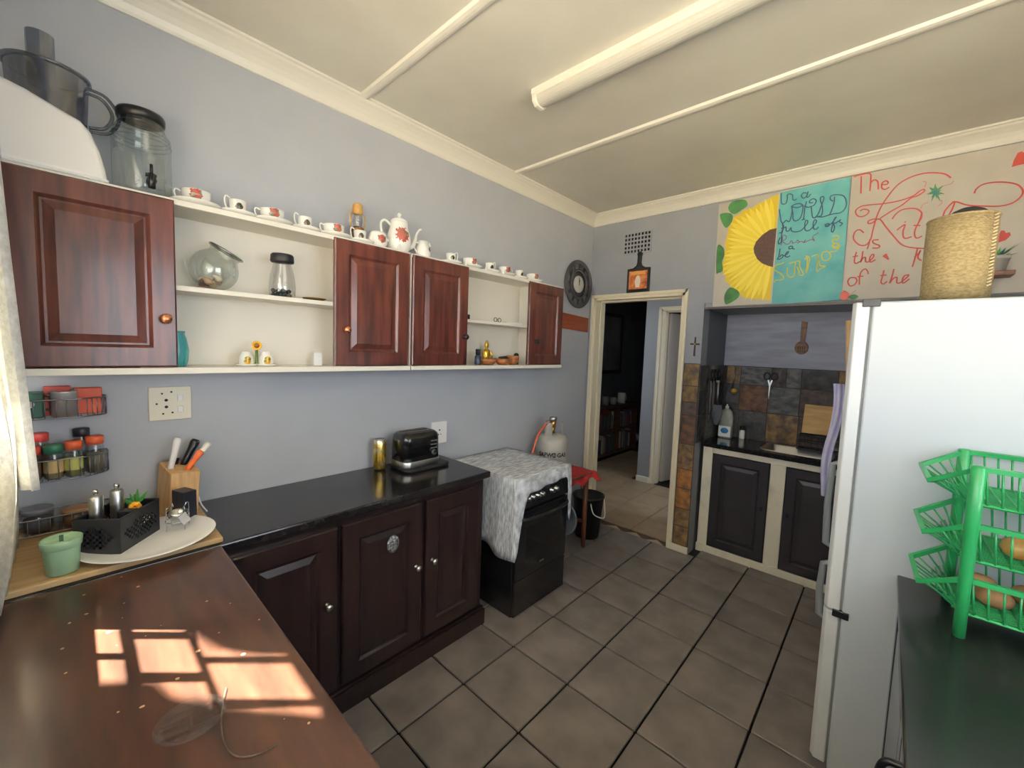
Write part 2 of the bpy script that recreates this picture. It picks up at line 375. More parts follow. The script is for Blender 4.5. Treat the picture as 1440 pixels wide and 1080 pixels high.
b = MB(); b.box(-1.27, -1.15, YB+0.13, 3.85, 0, 2.5); b.box(-1.27, -1.15, 4.55, 7.2, 0, 2.5); b.box(-1.27, -1.15, 3.85, 4.55, 0, 1.2); b.box(-1.27, -1.15, 3.85, 4.55, 2.0, 2.5); struct(b.build('wall_dark_left', M_hdark))  # unseen opening added to light the dark room
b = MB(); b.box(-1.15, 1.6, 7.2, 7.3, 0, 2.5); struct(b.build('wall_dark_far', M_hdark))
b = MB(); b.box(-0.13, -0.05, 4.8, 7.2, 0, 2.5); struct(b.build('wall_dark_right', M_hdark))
b = MB(); b.box(1.6, 1.7, 4.62, 7.2, 0, 2.5); b.box(1.6, 1.7, 3.95, 4.02, 0, 2.5); b.box(1.6, 1.7, 4.02, 4.62, 0, 0.9); b.box(1.6, 1.7, 4.02, 4.62, 2.1, 2.5); struct(b.build('wall_hall_right', M_hall))  # unseen opening added to brighten the hall
b = MB(); b.box(-1.27, 0.9, YB+0.13, 7.3, 2.5, 2.6); b.box(0.9, 1.7, 3.95, 7.3, 2.5, 2.6); struct(b.build('ceiling_hall', M_ceil))
b = MB(); b.box(-0.132, 0.033, 4.665, 4.69, 0, 0.075); struct(b.build('baseboard_hall', M_trim, bev=0.004))
# cornices (coved) and ceiling cover strips
cove = [(0, 0), (0.0, -0.088), (0.010, -0.088), (0.016, -0.078), (0.024, -0.060), (0.038, -0.042), (0.056, -0.028), (0.070, -0.020), (0.076, -0.012), (0.086, -0.010), (0.086, 0)]
b = MB(); b.prism(cove, lambda u, v, w: (u, w, ZC+v), -0.22, YB); struct(b.build('trim_1', M_trim))
b = MB(); b.prism(cove, lambda u, v, w: (w, YB-u, ZC+v), 0.0, 3.3); struct(b.build('trim_2', M_trim))
for k, yy in enumerate((1.012, 2.105)):
    b = MB(); b.prism([(yy-0.024, ZC), (yy-0.018, ZC-0.011), (yy-0.006, ZC-0.014), (yy+0.006, ZC-0.014), (yy+0.018, ZC-0.011), (yy+0.024, ZC)], lambda u, v, w: (w, u, v), 0.07, 3.3)
    struct(b.build('trim_%d' % (3+k), M_trim))
b = MB(); b.box(0.838, 1.004, YB-0.018, YB, 0, 0.062); struct(b.build('baseboard_back', M_cream, bev=0.003))
# kitchen doorway: pressed steel frame
b = MB()
fp = [(0, 0.0), (0, -0.014), (0.022, -0.014), (0.026, -0.006), (0.046, -0.006), (0.046, 0.075), (0.058, 0.075), (0.058, 0.135), (0.031, 0.135), (0.031, 0)]
b.prism(fp, lambda u, v, w: (0.026+u, YB+v, w), 0, 2.066)
b.prism(fp, lambda u, v, w: (0.879-u, YB+v, w), 0, 2.066)
b.prism(fp, lambda u, v, w: (w, YB+v, 2.066-u), 0.03, 0.875)
d1 = struct(b.build('door_1', M_frame))
for zz in (0.35, 1.72):
    h = MB(); h.cyl((0.074, YB+0.07, zz), (0.074, YB+0.07, zz+0.1), 0.007, n=8); h.build('hinge', M_frame, d1)
# inner hall door, frame and leaf standing open
b = MB(); b.prism(fp, lambda u, v, w: (0.03+u, 4.69+v, w), 0, 2.11); b.prism(fp, lambda u, v, w: (0.83-u, 4.69+v, w), 0, 2.11); b.prism(fp, lambda u, v, w: (w, 4.69+v, 2.11-u), 0.035, 0.825)
d2 = struct(b.build('door_2', M_frame))
M_leaf = mat('pale_door_leaf', (196, 186, 172), 0.4)
a = Vector((0.095, 4.83, 0)); q = Vector((0.30, 0.954, 0)).normalized(); n_ = Vector((q.y, -q.x, 0))
b = MB(); b.obox(a+q*0.38+Vector((0, 0, 1.03)), q*0.38, n_*0.018, (0, 0, 1.015)); lf = b.build('door_leaf', M_leaf, d2, bev=0.003)
hp_ = a+q*0.70+n_*0.02; b = MB(); b.cyl(hp_+Vector((0, 0, 1.0)), hp_+n_*0.045+Vector((0, 0, 1.0)), 0.008); b.cyl(hp_+n_*0.045+Vector((0, 0, 1.0)), hp_+n_*0.045-q*0.11+Vector((0, 0, 1.0)), 0.008); b.build('lever_handle', M_chrome, lf)
# the window the daylight comes through, with bars
b = MB()
for x0, x1, z0, z1 in ((0.12, 0.15, 1.27, 2.34), (0.15, 0.440, 1.27, 1.283), (0.15, 0.440, 2.31, 2.34), (0.440, 0.521, 1.27, 2.34), (3.17, 3.2, 1.27, 2.34), (0.521, 3.17, 1.27, 1.283), (0.521, 3.17, 2.31, 2.34), (1.43, 1.47, 1.283, 2.31), (2.32, 2.36, 1.283, 2.31)):
    b.box(x0, x1, -0.226, -0.214, z0, z1)
win = struct(b.build('window_1', M_trim))
rows = [1.283, 1.3715, 1.538, 1.76, 1.93, 2.10, 2.31]; col_a = [0.64, 0.82, 1.00, 1.18, 1.33]; col_b = [0.55, 0.716, 0.88, 1.05, 1.22, 1.36]; col_c = [0.652, 0.80, 0.95, 1.10, 1.27]
for bay in (0.0, 0.92, 1.80):
    for k, z in enumerate(rows[1:-1]):
        t = 0.012 if k == 0 else 0.006
        g = MB(); g.box(0.521+bay if bay == 0 else 0.55+bay, 1.43+bay if bay < 1.7 else 3.17, -0.224, -0.216, z-t, z+t); g.build('bar', M_trim, win)
    for k in range(6):
        for x in (col_a, col_b, col_c)[k % 3]:
            t = 0.010 if k != 1 else 0.014
            g = MB(); g.box(x+bay-t, x+bay+t, -0.224, -0.216, rows[k], rows[k+1]); g.build('bar', M_trim, win)
for x0, x1 in ((0.15, 0.440), (0.521, 1.43), (1.47, 2.32), (2.36, 3.17)):
    g = MB(); g.box(x0, x1, -0.233, -0.230, 1.283, 2.31); g.build('pane', glass('window_glass', refl=0.04, clear=0.97), win)
b = MB()
for y0, y1, z0, z1 in ((0.1, 0.14, 1.05, 2.25), (1.46, 1.5, 1.05, 2.25), (0.14, 1.46, 1.05, 1.09), (0.14, 1.46, 2.21, 2.25), (0.78, 0.82, 1.09, 2.21)): b.box(3.34, 3.38, y0, y1, z0, z1)
added_win = struct(b.build('added_side_window', M_trim))  # unseen side window, added to light the left wall and cabinets
for y0, y1 in ((0.14, 0.78), (0.82, 1.46)): g = MB(); g.box(3.358, 3.361, y0, y1, 1.09, 2.21); g.build('pane', glass('window_glass'), added_win)
# outside: pale yard added for bounce, unseen cover cut to shape the sun patch
b = MB(); b.box(-14, 18, -26, -0.34, -0.25, -0.15); struct(b.build('ground_bounce_yard', mat('pale_paving', (204, 196, 180), 0.9, c2=(188, 180, 162), scale=2)))
sun_mask = [(-1.2, -.79), (-.038, -.79), (.06, -.765), (.13, -.72), (.185, -.67), (.40, -.66), (.24, -.79), (.14, -.86), (.07, -.88), (.01, -.944), (-.03, -1.05), (-.05, -1.6), (4.2, -1.6), (4.2, -.34), (-1.2, -.34)]
b = MB(); b.prism(sun_mask, XY, 2.5, 2.53); struct(b.build('added_sun_mask', M_trim))  # added cover, lets sun through only for the counter patch
b = MB(); b.box(-1.95, -1.27, 2.2, 6.0, 2.1, 2.15); struct(b.build('added_sun_shade', M_trim))  # unseen cover added to keep sun out of the dark-room opening

# ------------------------------------------------------------------ stone cladding
ST = [mat('slate_black', (52, 50, 50), 0.55, c2=(78, 76, 76), scale=20, detail=10, bump=0.7, bscale=22, rand=.08),
      mat('slate_grey', (72, 72, 74), 0.5, c2=(108, 106, 104), scale=18, detail=10, stretch=(1, 1, 2), bump=0.8, bscale=20, rand=.1),
      mat('slate_rust', (112, 78, 54), 0.6, c2=(66, 52, 46), scale=20, detail=10, bump=0.8, bscale=20, rand=.1),
      mat('slate_ochre', (142, 112, 70), 0.6, c2=(82, 70, 58), scale=20, detail=10, bump=0.8, bscale=18, rand=.1),
      mat('slate_purple', (96, 78, 74), 0.6, c2=(60, 54, 54), scale=20, detail=10, bump=0.7, bscale=20, rand=.08),
      mat('slate_orange', (166, 112, 56), 0.6, c2=(96, 72, 52), scale=18, detail=10, bump=0.8, bscale=18, rand=.1)]
def stone(parent, f, u0, u1, v0, v1, mi, t=0.014):
    # rough split face on a square-edged slab ; f(u, v, depth) -> point
    nu, nv = 5, 4; b = MB(); g = 0.003; u0 += g; u1 -= g; v0 += g; v1 -= g
    vs = []
    for j in range(nv+1):
        for i in range(nu+1):
            e = (i in (0, nu)) or (j in (0, nv)); vs.append(f(u0+(u1-u0)*i/nu, v0+(v1-v0)*j/nv, t*(0.62 if e else random.uniform(.75, 1.25))))
    fs = [(j*(nu+1)+i, j*(nu+1)+i+1, (j+1)*(nu+1)+i+1, (j+1)*(nu+1)+i) for j in range(nv) for i in range(nu)]
    b.add(vs, fs)
    rim = [i for i in range(nu+1)]+[j*(nu+1)+nu for j in range(1, nv+1)]+[nv*(nu+1)+i for i in range(nu-1, -1, -1)]+[j*(nu+1) for j in range(nv-1, 0, -1)]
    uv = [(u0+(u1-u0)*(k % (nu+1))/nu, v0+(v1-v0)*(k//(nu+1))/nv) for k in rim]; n = len(rim)
    b.add([vs[k] for k in rim]+[f(u, v, 0.0) for u, v in uv], [(k, (k+1) % n, n+(k+1) % n, n+k) for k in range(n)]+[tuple(range(n, 2*n))])
    return b.build('stone_tile', ST[mi], parent)
M_mort = mat('dark_mortar', (58, 54, 52), 0.9)
b = MB(); b.box(1.0, 2.9, 3.825, 3.83, 0.885, 1.487); b.build('mortar', M_mort, wall_recess)
b = MB(); b.box(0.882, 1.0, YB-0.006, YB, 0.062, 1.499); b.build('mortar', M_mort, wall_back)
fb = lambda u, v, d: (u, 3.83-d, v)
edges = [(1.485, 1.332, [(1.015, 1.03, 0), (1.03, 1.139, 3), (1.139, 1.36, 1), (1.36, 1.46, 4), (1.46, 1.56, 1), (1.56, 1.785, 0), (1.785, 2.0, 3), (2.0, 2.2, 1), (2.2, 2.4, 2)]),
         (1.332, 1.116, [(1.015, 1.139, 0), (1.139, 1.348, 2), (1.348, 1.56, 1), (1.56, 1.79, 4), (1.79, 2.0, 0), (2.0, 2.2, 3), (2.2, 2.4, 1)]),
         (1.116, 0.885, [(1.015, 1.145, 0), (1.145, 1.35, 0), (1.35, 1.565, 3), (1.565, 1.79, 4), (1.79, 2.0, 1), (2.0, 2.2, 2), (2.2, 2.4, 0)])]
for zt, zb, row in edges:
    for u0, u1, mi in row: stone(wall_recess, fb, u0, u1, zb, zt, mi)
ff = lambda u, v, d: (u, YB-d, v)
zs = [1.497, 1.326, 1.201, 1.097, 0.873, 0.675, 0.521, 0.36, 0.216, 0.064]
for zt, zb, mi in zip(zs, zs[1:], (3, 3, 4, 2, 3, 5, 5, 3, 3)): stone(wall_back, ff, 0.884, 1.0, zb, zt, mi)
fl = lambda u, v, d: (1.0+d, u, v)
wl_r = [o for o in bpy.data.objects if o.name == 'wall_recess_left'][0]
for zt, zb in ((1.49, 1.30), (1.30, 1.10), (1.10, 0.885)):
    for u0, u1, mi in ((YB+0.0, YB+0.2, 0), (YB+0.2, YB+0.4, 1), (YB+0.4, YB+0.595, 0)): stone(wl_r, fl, u0, u1, zb, zt, mi, 0.010)
# ------------------------------------------------------------------ wall cabinets on the left wall
ZB, ZT, DF = 1.43, 2.035, 0.19
def wall_cabinet(name, label, y0, y1, open0, open1, doors, shelf_z, group=None):
    t = thing(name, label, 'cabinet', (0.1, (y0+y1)/2, ZB))
    b = MB(); b.box(0.0, DF+0.006, y0, y1, ZT-0.02, ZT); b.build('top_board', M_white, t, bev=0.002)
    b = MB(); b.box(0.0, DF+0.022, y0, y1, ZB, ZB+0.022); b.build('bottom_board', M_white, t, bev=0.002)
    b = MB(); b.box(0.0, 0.008, y0, y1, ZB+0.022, ZT-0.02); b.build('back_panel', M_white, t)
    for y in (y0, open0-0.10, min(open1+0.12, y1-0.034), y1-0.016):
        if y in (y0, y1-0.016) or True:
            b = MB(); b.box(0.008, DF, y, y+0.016, ZB+0.022, ZT-0.02); b.build('side_panel', M_white, t)
    b = MB(); b.box(0.008, DF-0.005, open0-0.084, min(open1+0.12, y1-0.034), shelf_z-0.018, shelf_z); b.build('shelf', M_white, t, bev=0.001)
    for (a, c, ku, km) in doors:
        door(t, (DF, a, ZB+0.025), (0, 1, 0), (0, 0, 1), (1, 0, 0), c-a, 2.026-ZB-0.025, M_mahog, 0.02, 0.068, (ku-a, 0.165), km, kr=0.017)
    return t
wall_cabinet('wall_cabinet', 'wall cabinet with two red-brown doors and a wide open shelf carrying the fish bowl', -0.125, 1.207, 0.262, 0.808,
             [(-0.12, 0.26, 0.229, M_copper), (0.812, 1.197, 0.861, M_copper)], 1.742)
wall_cabinet('wall_cabinet', 'wall cabinet with two dark red doors and a narrow open shelf of wooden bowls', 1.213, 2.545, 1.603, 2.146,
             [(1.219, 1.597, 1.568, M_iron), (2.150, 2.538, 2.225, M_iron)], 1.728)

# ------------------------------------------------------------------ base cabinet and its worktop
t = thing('base_cabinet', 'long dark brown base cabinet with three panelled doors under the black worktop', 'cabinet', (0.23, 0.7, 0))
b = MB(); b.box(0.004, 0.452, -0.2, 1.53, 0.11, 0.853); b.build('carcass', M_dark, t, bev=0.002)
b = MB(); b.box(0.004, 0.480, -0.2, 1.545, 0.0, 0.098); b.box(0.004, 0.470, -0.2, 1.540, 0.098, 0.112); b.build('plinth', M_dark, t, bev=0.003)
for a, c, ku in ((0.345, 0.713, 0.667), (0.731, 1.117, 1.085), (1.140, 1.484, 1.178)):
    d = door(t, (0.452, a, 0.128), (0, 1, 0), (0, 0, 1), (1, 0, 0), c-a, 0.69, M_dark, 0.022, 0.075, (ku-a, 0.385), M_steel, kr=0.015)
b = MB(); b.box(0.004, 0.49, -0.2, 1.548, 0.853, 0.888); tag(b.build('worktop', M_black_top, bev=0.006), 'glossy black worktop on the dark brown base cabinet, holding the toaster', 'worktop')
# silver oval emblem on the middle door
M_sil = mat('embossed_silver', (205, 205, 208), 0.3, 0.9, c2=(120, 120, 126), scale=90, lo=0.42, hi=0.56, bump=0.8, bscale=90)
b = MB(); b.lathe([(0, 0), (0.030, 0), (0.030, 0.002), (0.026, 0.004), (0, 0.005)], (0.474, 0.960, 0.668), 24, (1, 0, 0), True, 1.35, 1.0)
e = b.build('door_emblem', M_sil); tag(e, 'oval embossed silver emblem stuck on the middle door of the base cabinet', 'emblem')

# ------------------------------------------------------------------ brown counter under the window
t = thing('wooden_counter', 'worn red-brown wooden counter with sunlit patch in the foreground', 'counter', (1.2, 0.05, 0))
b = MB(); b.box(0.493, 1.86, -0.215, 0.318, 0.855, 0.888); b.build('top', M_table, t, bev=0.005)
b = MB(); b.box(0.51, 1.84, -0.2, 0.300, 0.75, 0.855); b.build('apron', M_dark, t, bev=0.003)
for x in (0.515, 1.775):
    for y in (-0.19, 0.235):
        b = MB(); b.box(x, x+0.06, y, y+0.06, 0, 0.75); b.build('leg', M_dark, t, bev=0.004)
b = MB(); b.box(0.003, 0.474, -0.17, 0.327, 0.888, 0.906)
tag(b.build('wooden_board', M_ply, bev=0.004), 'pale wooden board lying under the round white platter at the window corner', 'board')

# ------------------------------------------------------------------ stove
M_enam = mat('black_enamel', (24, 25, 28), 0.25, coat=0.2); M_oven = mat('oven_glass', (14, 15, 18), 0.08, coat=0.5)
sy0, sy1, sx1 = 1.672, 2.168, 0.560
t = thing('gas_stove', 'black freestanding gas stove with six steel knobs under the lace cloth', 'stove', (0.3, 1.92, 0))
b = MB(); b.box(0.03, sx1, sy0, sy1, 0.015, 0.822); b.build('body', M_enam, t, bev=0.004)
b = MB(); b.box(0.025, sx1+0.006, sy0-0.003, sy1+0.003, 0.815, 0.829); b.build('lid', M_oven, t, bev=0.003)
b = MB(); b.prism([(sx1-0.004, 0.640), (sx1+0.030, 0.650), (sx1+0.012, 0.800), (sx1-0.004, 0.805)], lambda u, v, w: (u, w, v), sy0+0.004, sy1-0.004); cp = b.build('control_panel', M_enam, t, bev=0.003)
for y in (1.765, 1.805, 1.85, 1.89, 1.985, 2.03):
    b = MB(); b.lathe([(0, 0), (0.019, 0), (0.019, 0.006), (0.015, 0.008), (0.014, 0.022), (0.012, 0.025), (0, 0.025)], (sx1+0.019, y+0.0, 0.705), 16, (1, 0, 0.1)); b.box(sx1+0.030, sx1+0.047, y-0.003, y+0.003, 0.695, 0.719); b.build('knob', M_steel, cp)
b = MB(); b.box(sx1, sx1+0.022, sy0+0.004, sy1-0.004, 0.235, 0.632); od = b.build('oven_door', M_enam, t, bev=0.005)
b = MB(); b.box(sx1+0.0215, sx1+0.0235, sy0+0.085, sy1-0.085, 0.34, 0.54); b.build('oven_window', M_oven, od, bev=0.001)
b = MB(); b.tube(smooth_path([(sx1+0.02, sy0+0.03, 0.605), (sx1+0.05, sy0+0.06, 0.598), (sx1+0.058, (sy0+sy1)/2, 0.590), (sx1+0.05, sy1-0.06, 0.598), (sx1+0.02, sy1-0.03, 0.605)], 6), 0.013, 10); b.build('oven_handle', M_black, od)
b = MB(); b.box(sx1+0.0222, sx1+0.0245, 1.895, 1.935, 0.278, 0.288); b.build('badge', M_steel, od)
b = MB(); b.box(sx1, sx1+0.018, sy0+0.004, sy1-0.004, 0.02, 0.228); b.build('bottom_drawer', M_enam, t, bev=0.004)
for x in (0.06, 0.51):
    for y in (sy0+0.03, sy1-0.03):
        b = MB(); b.cyl((x, y, 0), (x, y, 0.02), 0.016, n=10); b.build('foot', M_black, t)

# lace cloth over the stove
M_lace = lace('white_lace_cloth', (240, 243, 248), 0.3, 210, 0.2, 7, 66, (14, 2.2, 2.6))
random.seed(3)
xf, ya, yb_ = sx1+0.030, sy0-0.014, sy1+0.010
b = MB()
b.grid(lambda u, v: (0.02+(xf-0.02)*u, ya+(yb_-ya)*v, 0.834+0.0022*math.sin(u*17+v*9)*math.sin(v*13)), 16, 14)
def side(u, v):    # near side: hangs in shallow folds
    x = 0.02+(xf-0.02)*u; drop = 0.47+0.03*math.sin(u*9)*(1-u**6)-0.05*(1-u)
    return (x, ya-(0.004+0.016*v*(0.5+0.5*math.sin(u*24+v*2)))*(1-u**8), 0.834-drop*v)
b.grid(side, 30, 10)
def front(u, v):
    y = ya+(yb_-ya)*u; k = [(0, .47), (0.03, .43), (0.06, .29), (.10, .18), (.15, .12), (0.22, .098), (.55, .080), (.88, .070), (.905, .10), (.93, .32), (.965, .37), (1, .33)]
    for (a, p), (c, q) in zip(k, k[1:]):
        if a <= u <= c: d = p+(q-p)*(u-a)/(c-a); break
    return (xf+(0.012*math.sin(v*2.2)+0.006*math.sin(u*22)*v)*min(1, u*9), y, 0.834-d*v)
b.grid(front, 60, 8)
o = b.build('lace_cloth', M_lace, solid=0.0015); tag(o, 'white lace cloth draped over the black stove with pointed hanging corners', 'cloth')

# ------------------------------------------------------------------ sink cabinet in the recess
t = thing('sink_cabinet', 'cream sink cabinet with two charcoal panelled doors in the recess', 'cabinet', (1.9, 3.6, 0))
yf = 3.385
b = MB()
b.box(1.018, 2.9, yf+0.02, 3.80, 0.0, 0.70); b.build('carcass', M_cream, t)
for x0, x1, z0, z1 in ((1.018, 1.090, 0.062, 0.853), (1.480, 1.574, 0.062, 0.806), (1.955, 2.9, 0.062, 0.853), (1.090, 1.955, 0.806, 0.853)):
    b = MB(); b.box(x0, x1, yf, yf+0.02, z0, z1); b.build('frame_rail', M_cream, t, bev=0.003)
b = MB(); b.box(1.012, 2.9, yf-0.012, yf+0.02, 0.0, 0.062); b.build('plinth', M_cream, t, bev=0.004)
for a, c, ku in ((1.092, 1.478, 1.448), (1.576, 1.953, 1.604)):
    door(t, (a, yf+0.008, 0.066), (1, 0, 0), (0, 0, 1), (0, -1, 0), c-a, 0.738, M_char, 0.02, 0.066, (ku-a, 0.40), M_iron, kr=0.013)
b = MB(); z0, z1 = 0.853, 0.886; x0, x1, y0, y1 = 1.40, 1.80, 3.47, 3.76
b.box(1.014, x0, yf-0.03, 3.815, z0, z1); b.box(x1, 2.9, yf-0.03, 3.815, z0, z1); b.box(x0, x1, yf-0.03, y0, z0, z1); b.box(x0, x1, y1, 3.815, z0, z1)
tag(b.build('worktop', M_black_top), 'black stone worktop around the steel sink in the tiled recess', 'worktop')
t = thing('kitchen_sink', 'stainless steel sink set into the black recess worktop', 'sink', (1.6, 3.615, 0.7))
b = MB(); b.grid(lambda u, v: (0, 0, 0), 1, 1); b = MB()
rings = []
for (ins, zz) in ((-0.018, 0.8865), (-0.018, 0.8895), (0.0, 0.889), (0.008, 0.882), (0.016, 0.76), (0.04, 0.735), (0.10, 0.73)):
    rings.append([(x, y, zz) for x, y in rrect(x0+ins, x1-ins, y0+ins, y1-ins, max(0.02, 0.05-ins*0.2), 5)])
n = len(rings[0]); vs = [p for r in rings for p in r]; fs = [(k*n+i, k*n+(i+1) % n, (k+1)*n+(i+1) % n, (k+1)*n+i) for k in range(len(rings)-1) for i in range(n)]+[tuple(range((len(rings)-1)*n, len(rings)*n))]
b.add(vs, fs, True); b.build('basin', M_steel, t)
b = MB(); b.lathe([(0.03, 0), (0.028, 0.003), (0.01, 0.002), (0, 0.002)], (1.6, 3.615, 0.731), 16); b.build('drain', M_chrome, t)
t2 = thing('tap', 'chrome mixer tap behind the steel sink', 'tap', (1.97, 3.79, 0.886))
b = MB(); b.cyl((1.97, 3.785, 0.886), (1.97, 3.785, 0.94), 0.022); b.build('base', M_chrome, t2)
b = MB(); b.tube(smooth_path([(1.97, 3.785, 0.93), (1.97, 3.785, 1.10), (1.955, 3.75, 1.16), (1.93, 3.69, 1.14), (1.92, 3.67, 1.09)], 5), 0.010, 10); b.build('spout', M_chrome, t2)

# ------------------------------------------------------------------ fridge
M_fr = mat('fridge_white', (190, 196, 200), 0.35, bump=0.02, bscale=120); M_frd = mat('fridge_door_white', (212, 214, 213), 0.3); M_gask = mat('grey_gasket', (120, 122, 122), 0.6)
t = thing('fridge', 'tall white two-door fridge freezer seen from its side', 'fridge', (2.3, 2.17, 0))
fy0, fy1, fz = 1.875, 2.475, 1.765
b = MB(); b.box(1.992, 2.60, fy0, fy1, 0.03, fz); b.build('body', M_fr, t, bev=0.006)
b = MB(); b.box(1.984, 1.993, fy0+0.008, fy1-0.008, 0.05, fz-0.012); b.build('gasket', M_gask, t)
for z0, z1, nm in ((0.05, 0.640, 'lower_door'), (0.648, fz, 'upper_door')):
    b = MB(); b.prism([(1.985, fy0), (1.985, fy1), (1.950, fy1), (1.938, fy1-0.02), (1.936, (fy0+fy1)/2), (1.938, fy0+0.02), (1.950, fy0)], XY, z0, z1); dd = b.build(nm, M_frd, t, bev=0.004)
    zz0, zz1 = (0.33, 0.62) if z0 < 0.3 else (0.68, 1.10)
    b = MB(); b.tube([(1.938, 2.40, zz0), (1.892, 2.40, zz0+0.02), (1.886, 2.40, (zz0+zz1)/2), (1.892, 2.40, zz1-0.02), (1.938, 2.40, zz1)], 0.014, 8); b.build('handle', mat('grey_handle', (150, 156, 158), 0.35), dd)
for z in (0.638, fz-0.004):
    b = MB(); b.box(1.965, 2.012, fy0-0.007, fy0+0.012, z-0.012, z+0.014); b.build('hinge', M_black, t, bev=0.002)
for x in (2.03, 2.56):
    for y in (fy0+0.05, fy1-0.05):
        b = MB(); b.cyl((x, y, 0), (x, y, 0.035), 0.02, n=10); b.build('foot', M_black, t)

# ------------------------------------------------------------------ black cupboard in front of the fridge
t = thing('low_cupboard', 'black topped cupboard beside the fridge, under the green vegetable rack', 'cabinet', (2.6, 1.2, 0))
M_btop = mat('black_scuffed_top', (26, 28, 27), 0.22, c2=(36, 38, 36), scale=6, detail=8, coat=0.1); add_chips(M_btop, (90, 92, 88), 0.13, 9)
b = MB(); b.box(2.124, 2.95, 0.50, 1.868, 0.826, 0.85); b.build('top', M_btop, t, bev=0.004)
M_side = mat('black_gloss_side', (58, 60, 66), 0.18, coat=0.5)
b = MB(); b.box(2.150, 2.93, 0.52, 1.860, 0.0, 0.826); b.build('carcass', M_side, t, bev=0.003)
for a, c, ku in ((1.20, 1.852, None), (0.53, 1.192, 1.09)):
    d = door(t, (2.150, c, 0.06), (0, -1, 0), (0, 0, 1), (-1, 0, 0), c-a, 0.755, M_side, 0.018, 0.07)
    if ku:
        b = MB(); b.tube(smooth_path([(2.134, ku, 0.66), (2.108, ku, 0.665), (2.098, ku, 0.69), (2.098, ku, 0.735), (2.108, ku, 0.76), (2.134, ku, 0.765)], 4), 0.007, 8); b.build('handle', M_black, d)
# ------------------------------------------------------------------ crockery along the top of the wall cabinets
ROSE = ((176, 92, 82), (146, 70, 62), (112, 124, 92)); DUSK = ((44, 58, 36), (70, 84, 48), (120, 62, 52))
def handle_pts(y0, z0, z1, out, s):
    return smooth_path([(0, s*y0, z1), (0, s*(y0+out*.75), z1+0.006), (0, s*(y0+out), (z0+z1)/2+0.008), (0, s*(y0+out*.6), z0+0.002), (0, s*(y0-0.006), z0)], 4)
def make_cup(kind, side):
    r = thing('teacup' if kind == 'big' else 'coffee_cup', 'x', 'cup')
    if kind == 'big': pr = [(0,.002),(.021,.002),(.023,0),(.025,.004),(.034,.012),(.043,.030),(.0455,.052),(.0445,.053),(.041,.030),(.031,.012),(0,.009)]; m = china('rose_china', (.044,0,.031), .021, ROSE); h = handle_pts(.041,.016,.044,.022,side); hr = .003
    else: pr = [(0,.002),(.016,.002),(.018,0),(.019,.005),(.025,.014),(.0275,.032),(.030,.056),(.029,.057),(.026,.032),(.022,.012),(0,.009)]; m = china('sprig_china', (.028,0,.032), .013, DUSK); h = handle_pts(.025,.020,.062,.018,side); hr = .003
    b = MB(); b.lathe(pr, n=24); b.build('bowl', m, r)
    b = MB(); b.tube(h, hr, 7); b.build('handle', mat('white_china', (240, 238, 230), 0.15), r)
    return r
def make_saucer(R):
    b = MB(); b.lathe([(0,.003),(R*.36,.003),(R*.4,0),(R*.45,.003),(R*.8,.008),(R,.016),(R*.99,.0175),(R*.78,.011),(R*.45,.006),(0,.006)], n=32)
    o = b.build('saucer', mat('white_china', (240, 238, 230), 0.15)); return o
protos = {}
order = [(0.335,'big',-1,'nearest the glass drinks jar'),(0.466,'small',-1,'second in the row, right of the first teacup'),(0.588,'big',-1,'third in the row, above the clear shaker jar'),(0.716,'small',-1,'fourth in the row'),(0.842,'big',-1,'just left of the little lantern'),(0.968,'small',-1,'in front of the little lantern'),
         (1.523,'small',1,'first to the right of the milk jug'),(1.668,'big',1,'second to the right of the milk jug'),(1.838,'small',1,'third to the right of the milk jug'),(1.975,'big',1,'fourth to the right of the milk jug'),(2.118,'small',1,'last but one towards the clock'),(2.262,'big',1,'last one, closest to the clock')]
xs_ = 0.128
for k, (y, kind, sd, where) in enumerate(order):
    key = (kind, sd)
    so_ = ('s', kind)
    if so_ not in protos:
        sa = make_saucer(.078 if kind == 'big' else .066); protos[so_] = sa
    else: sa = protos[so_].copy(); COL.objects.link(sa)
    sa.location = (xs_, y, ZT)
    tag(sa, 'white saucer under the %s %s' % ('teacup' if kind == 'big' else 'coffee cup', where), 'saucer', 'saucers along the cabinet top')
    if key not in protos: c = make_cup(kind, sd); protos[key] = c
    else: c = copy_tree(protos[key])
    c.location = (xs_, y, ZT+0.0062); c.rotation_euler = (0, 0, random.uniform(-.25, .15))
    c['label'] = ('white rose-patterned teacup, ' if kind == 'big' else 'small white sprigged coffee cup, ')+where
    c['group'] = 'teacups along the cabinet top' if kind == 'big' else 'coffee cups along the cabinet top'
# sugar bowl, teapot, milk jug
M_ch = mat('white_china', (240, 238, 230), 0.15)
t = thing('sugar_bowl', 'round white rose-patterned sugar bowl left of the teapot', 'bowl', (0.125, 1.062, ZT))
b = MB(); b.lathe([(0,.003),(.026,.003),(.029,0),(.031,.004),(.045,.022),(.049,.042),(.042,.068),(.037,.078),(.035,.078),(.040,.066),(.046,.042),(.042,.022),(0,.012)], (0.125,1.062,ZT), 24); b.build('bowl', china('rose_sugar', (.048,0,.045), .021, ROSE), t)
t = thing('teapot', 'tall white teapot with red roses on top of the cabinets', 'teapot', (0.12, 1.185, ZT))
c0 = (0.12, 1.185, ZT)
b = MB(); b.lathe([(0,.003),(.040,.003),(.043,0),(.046,.005),(.058,.030),(.063,.060),(.058,.095),(.048,.125),(.045,.150),(.047,.158),(.044,.158),(.042,.150),(.045,.125),(.055,.095),(.058,.06),(.05,.02),(0,.012)], c0, 28); b.build('body', china('rose_pot', (.060,-.012,.088), .036, ROSE), t)
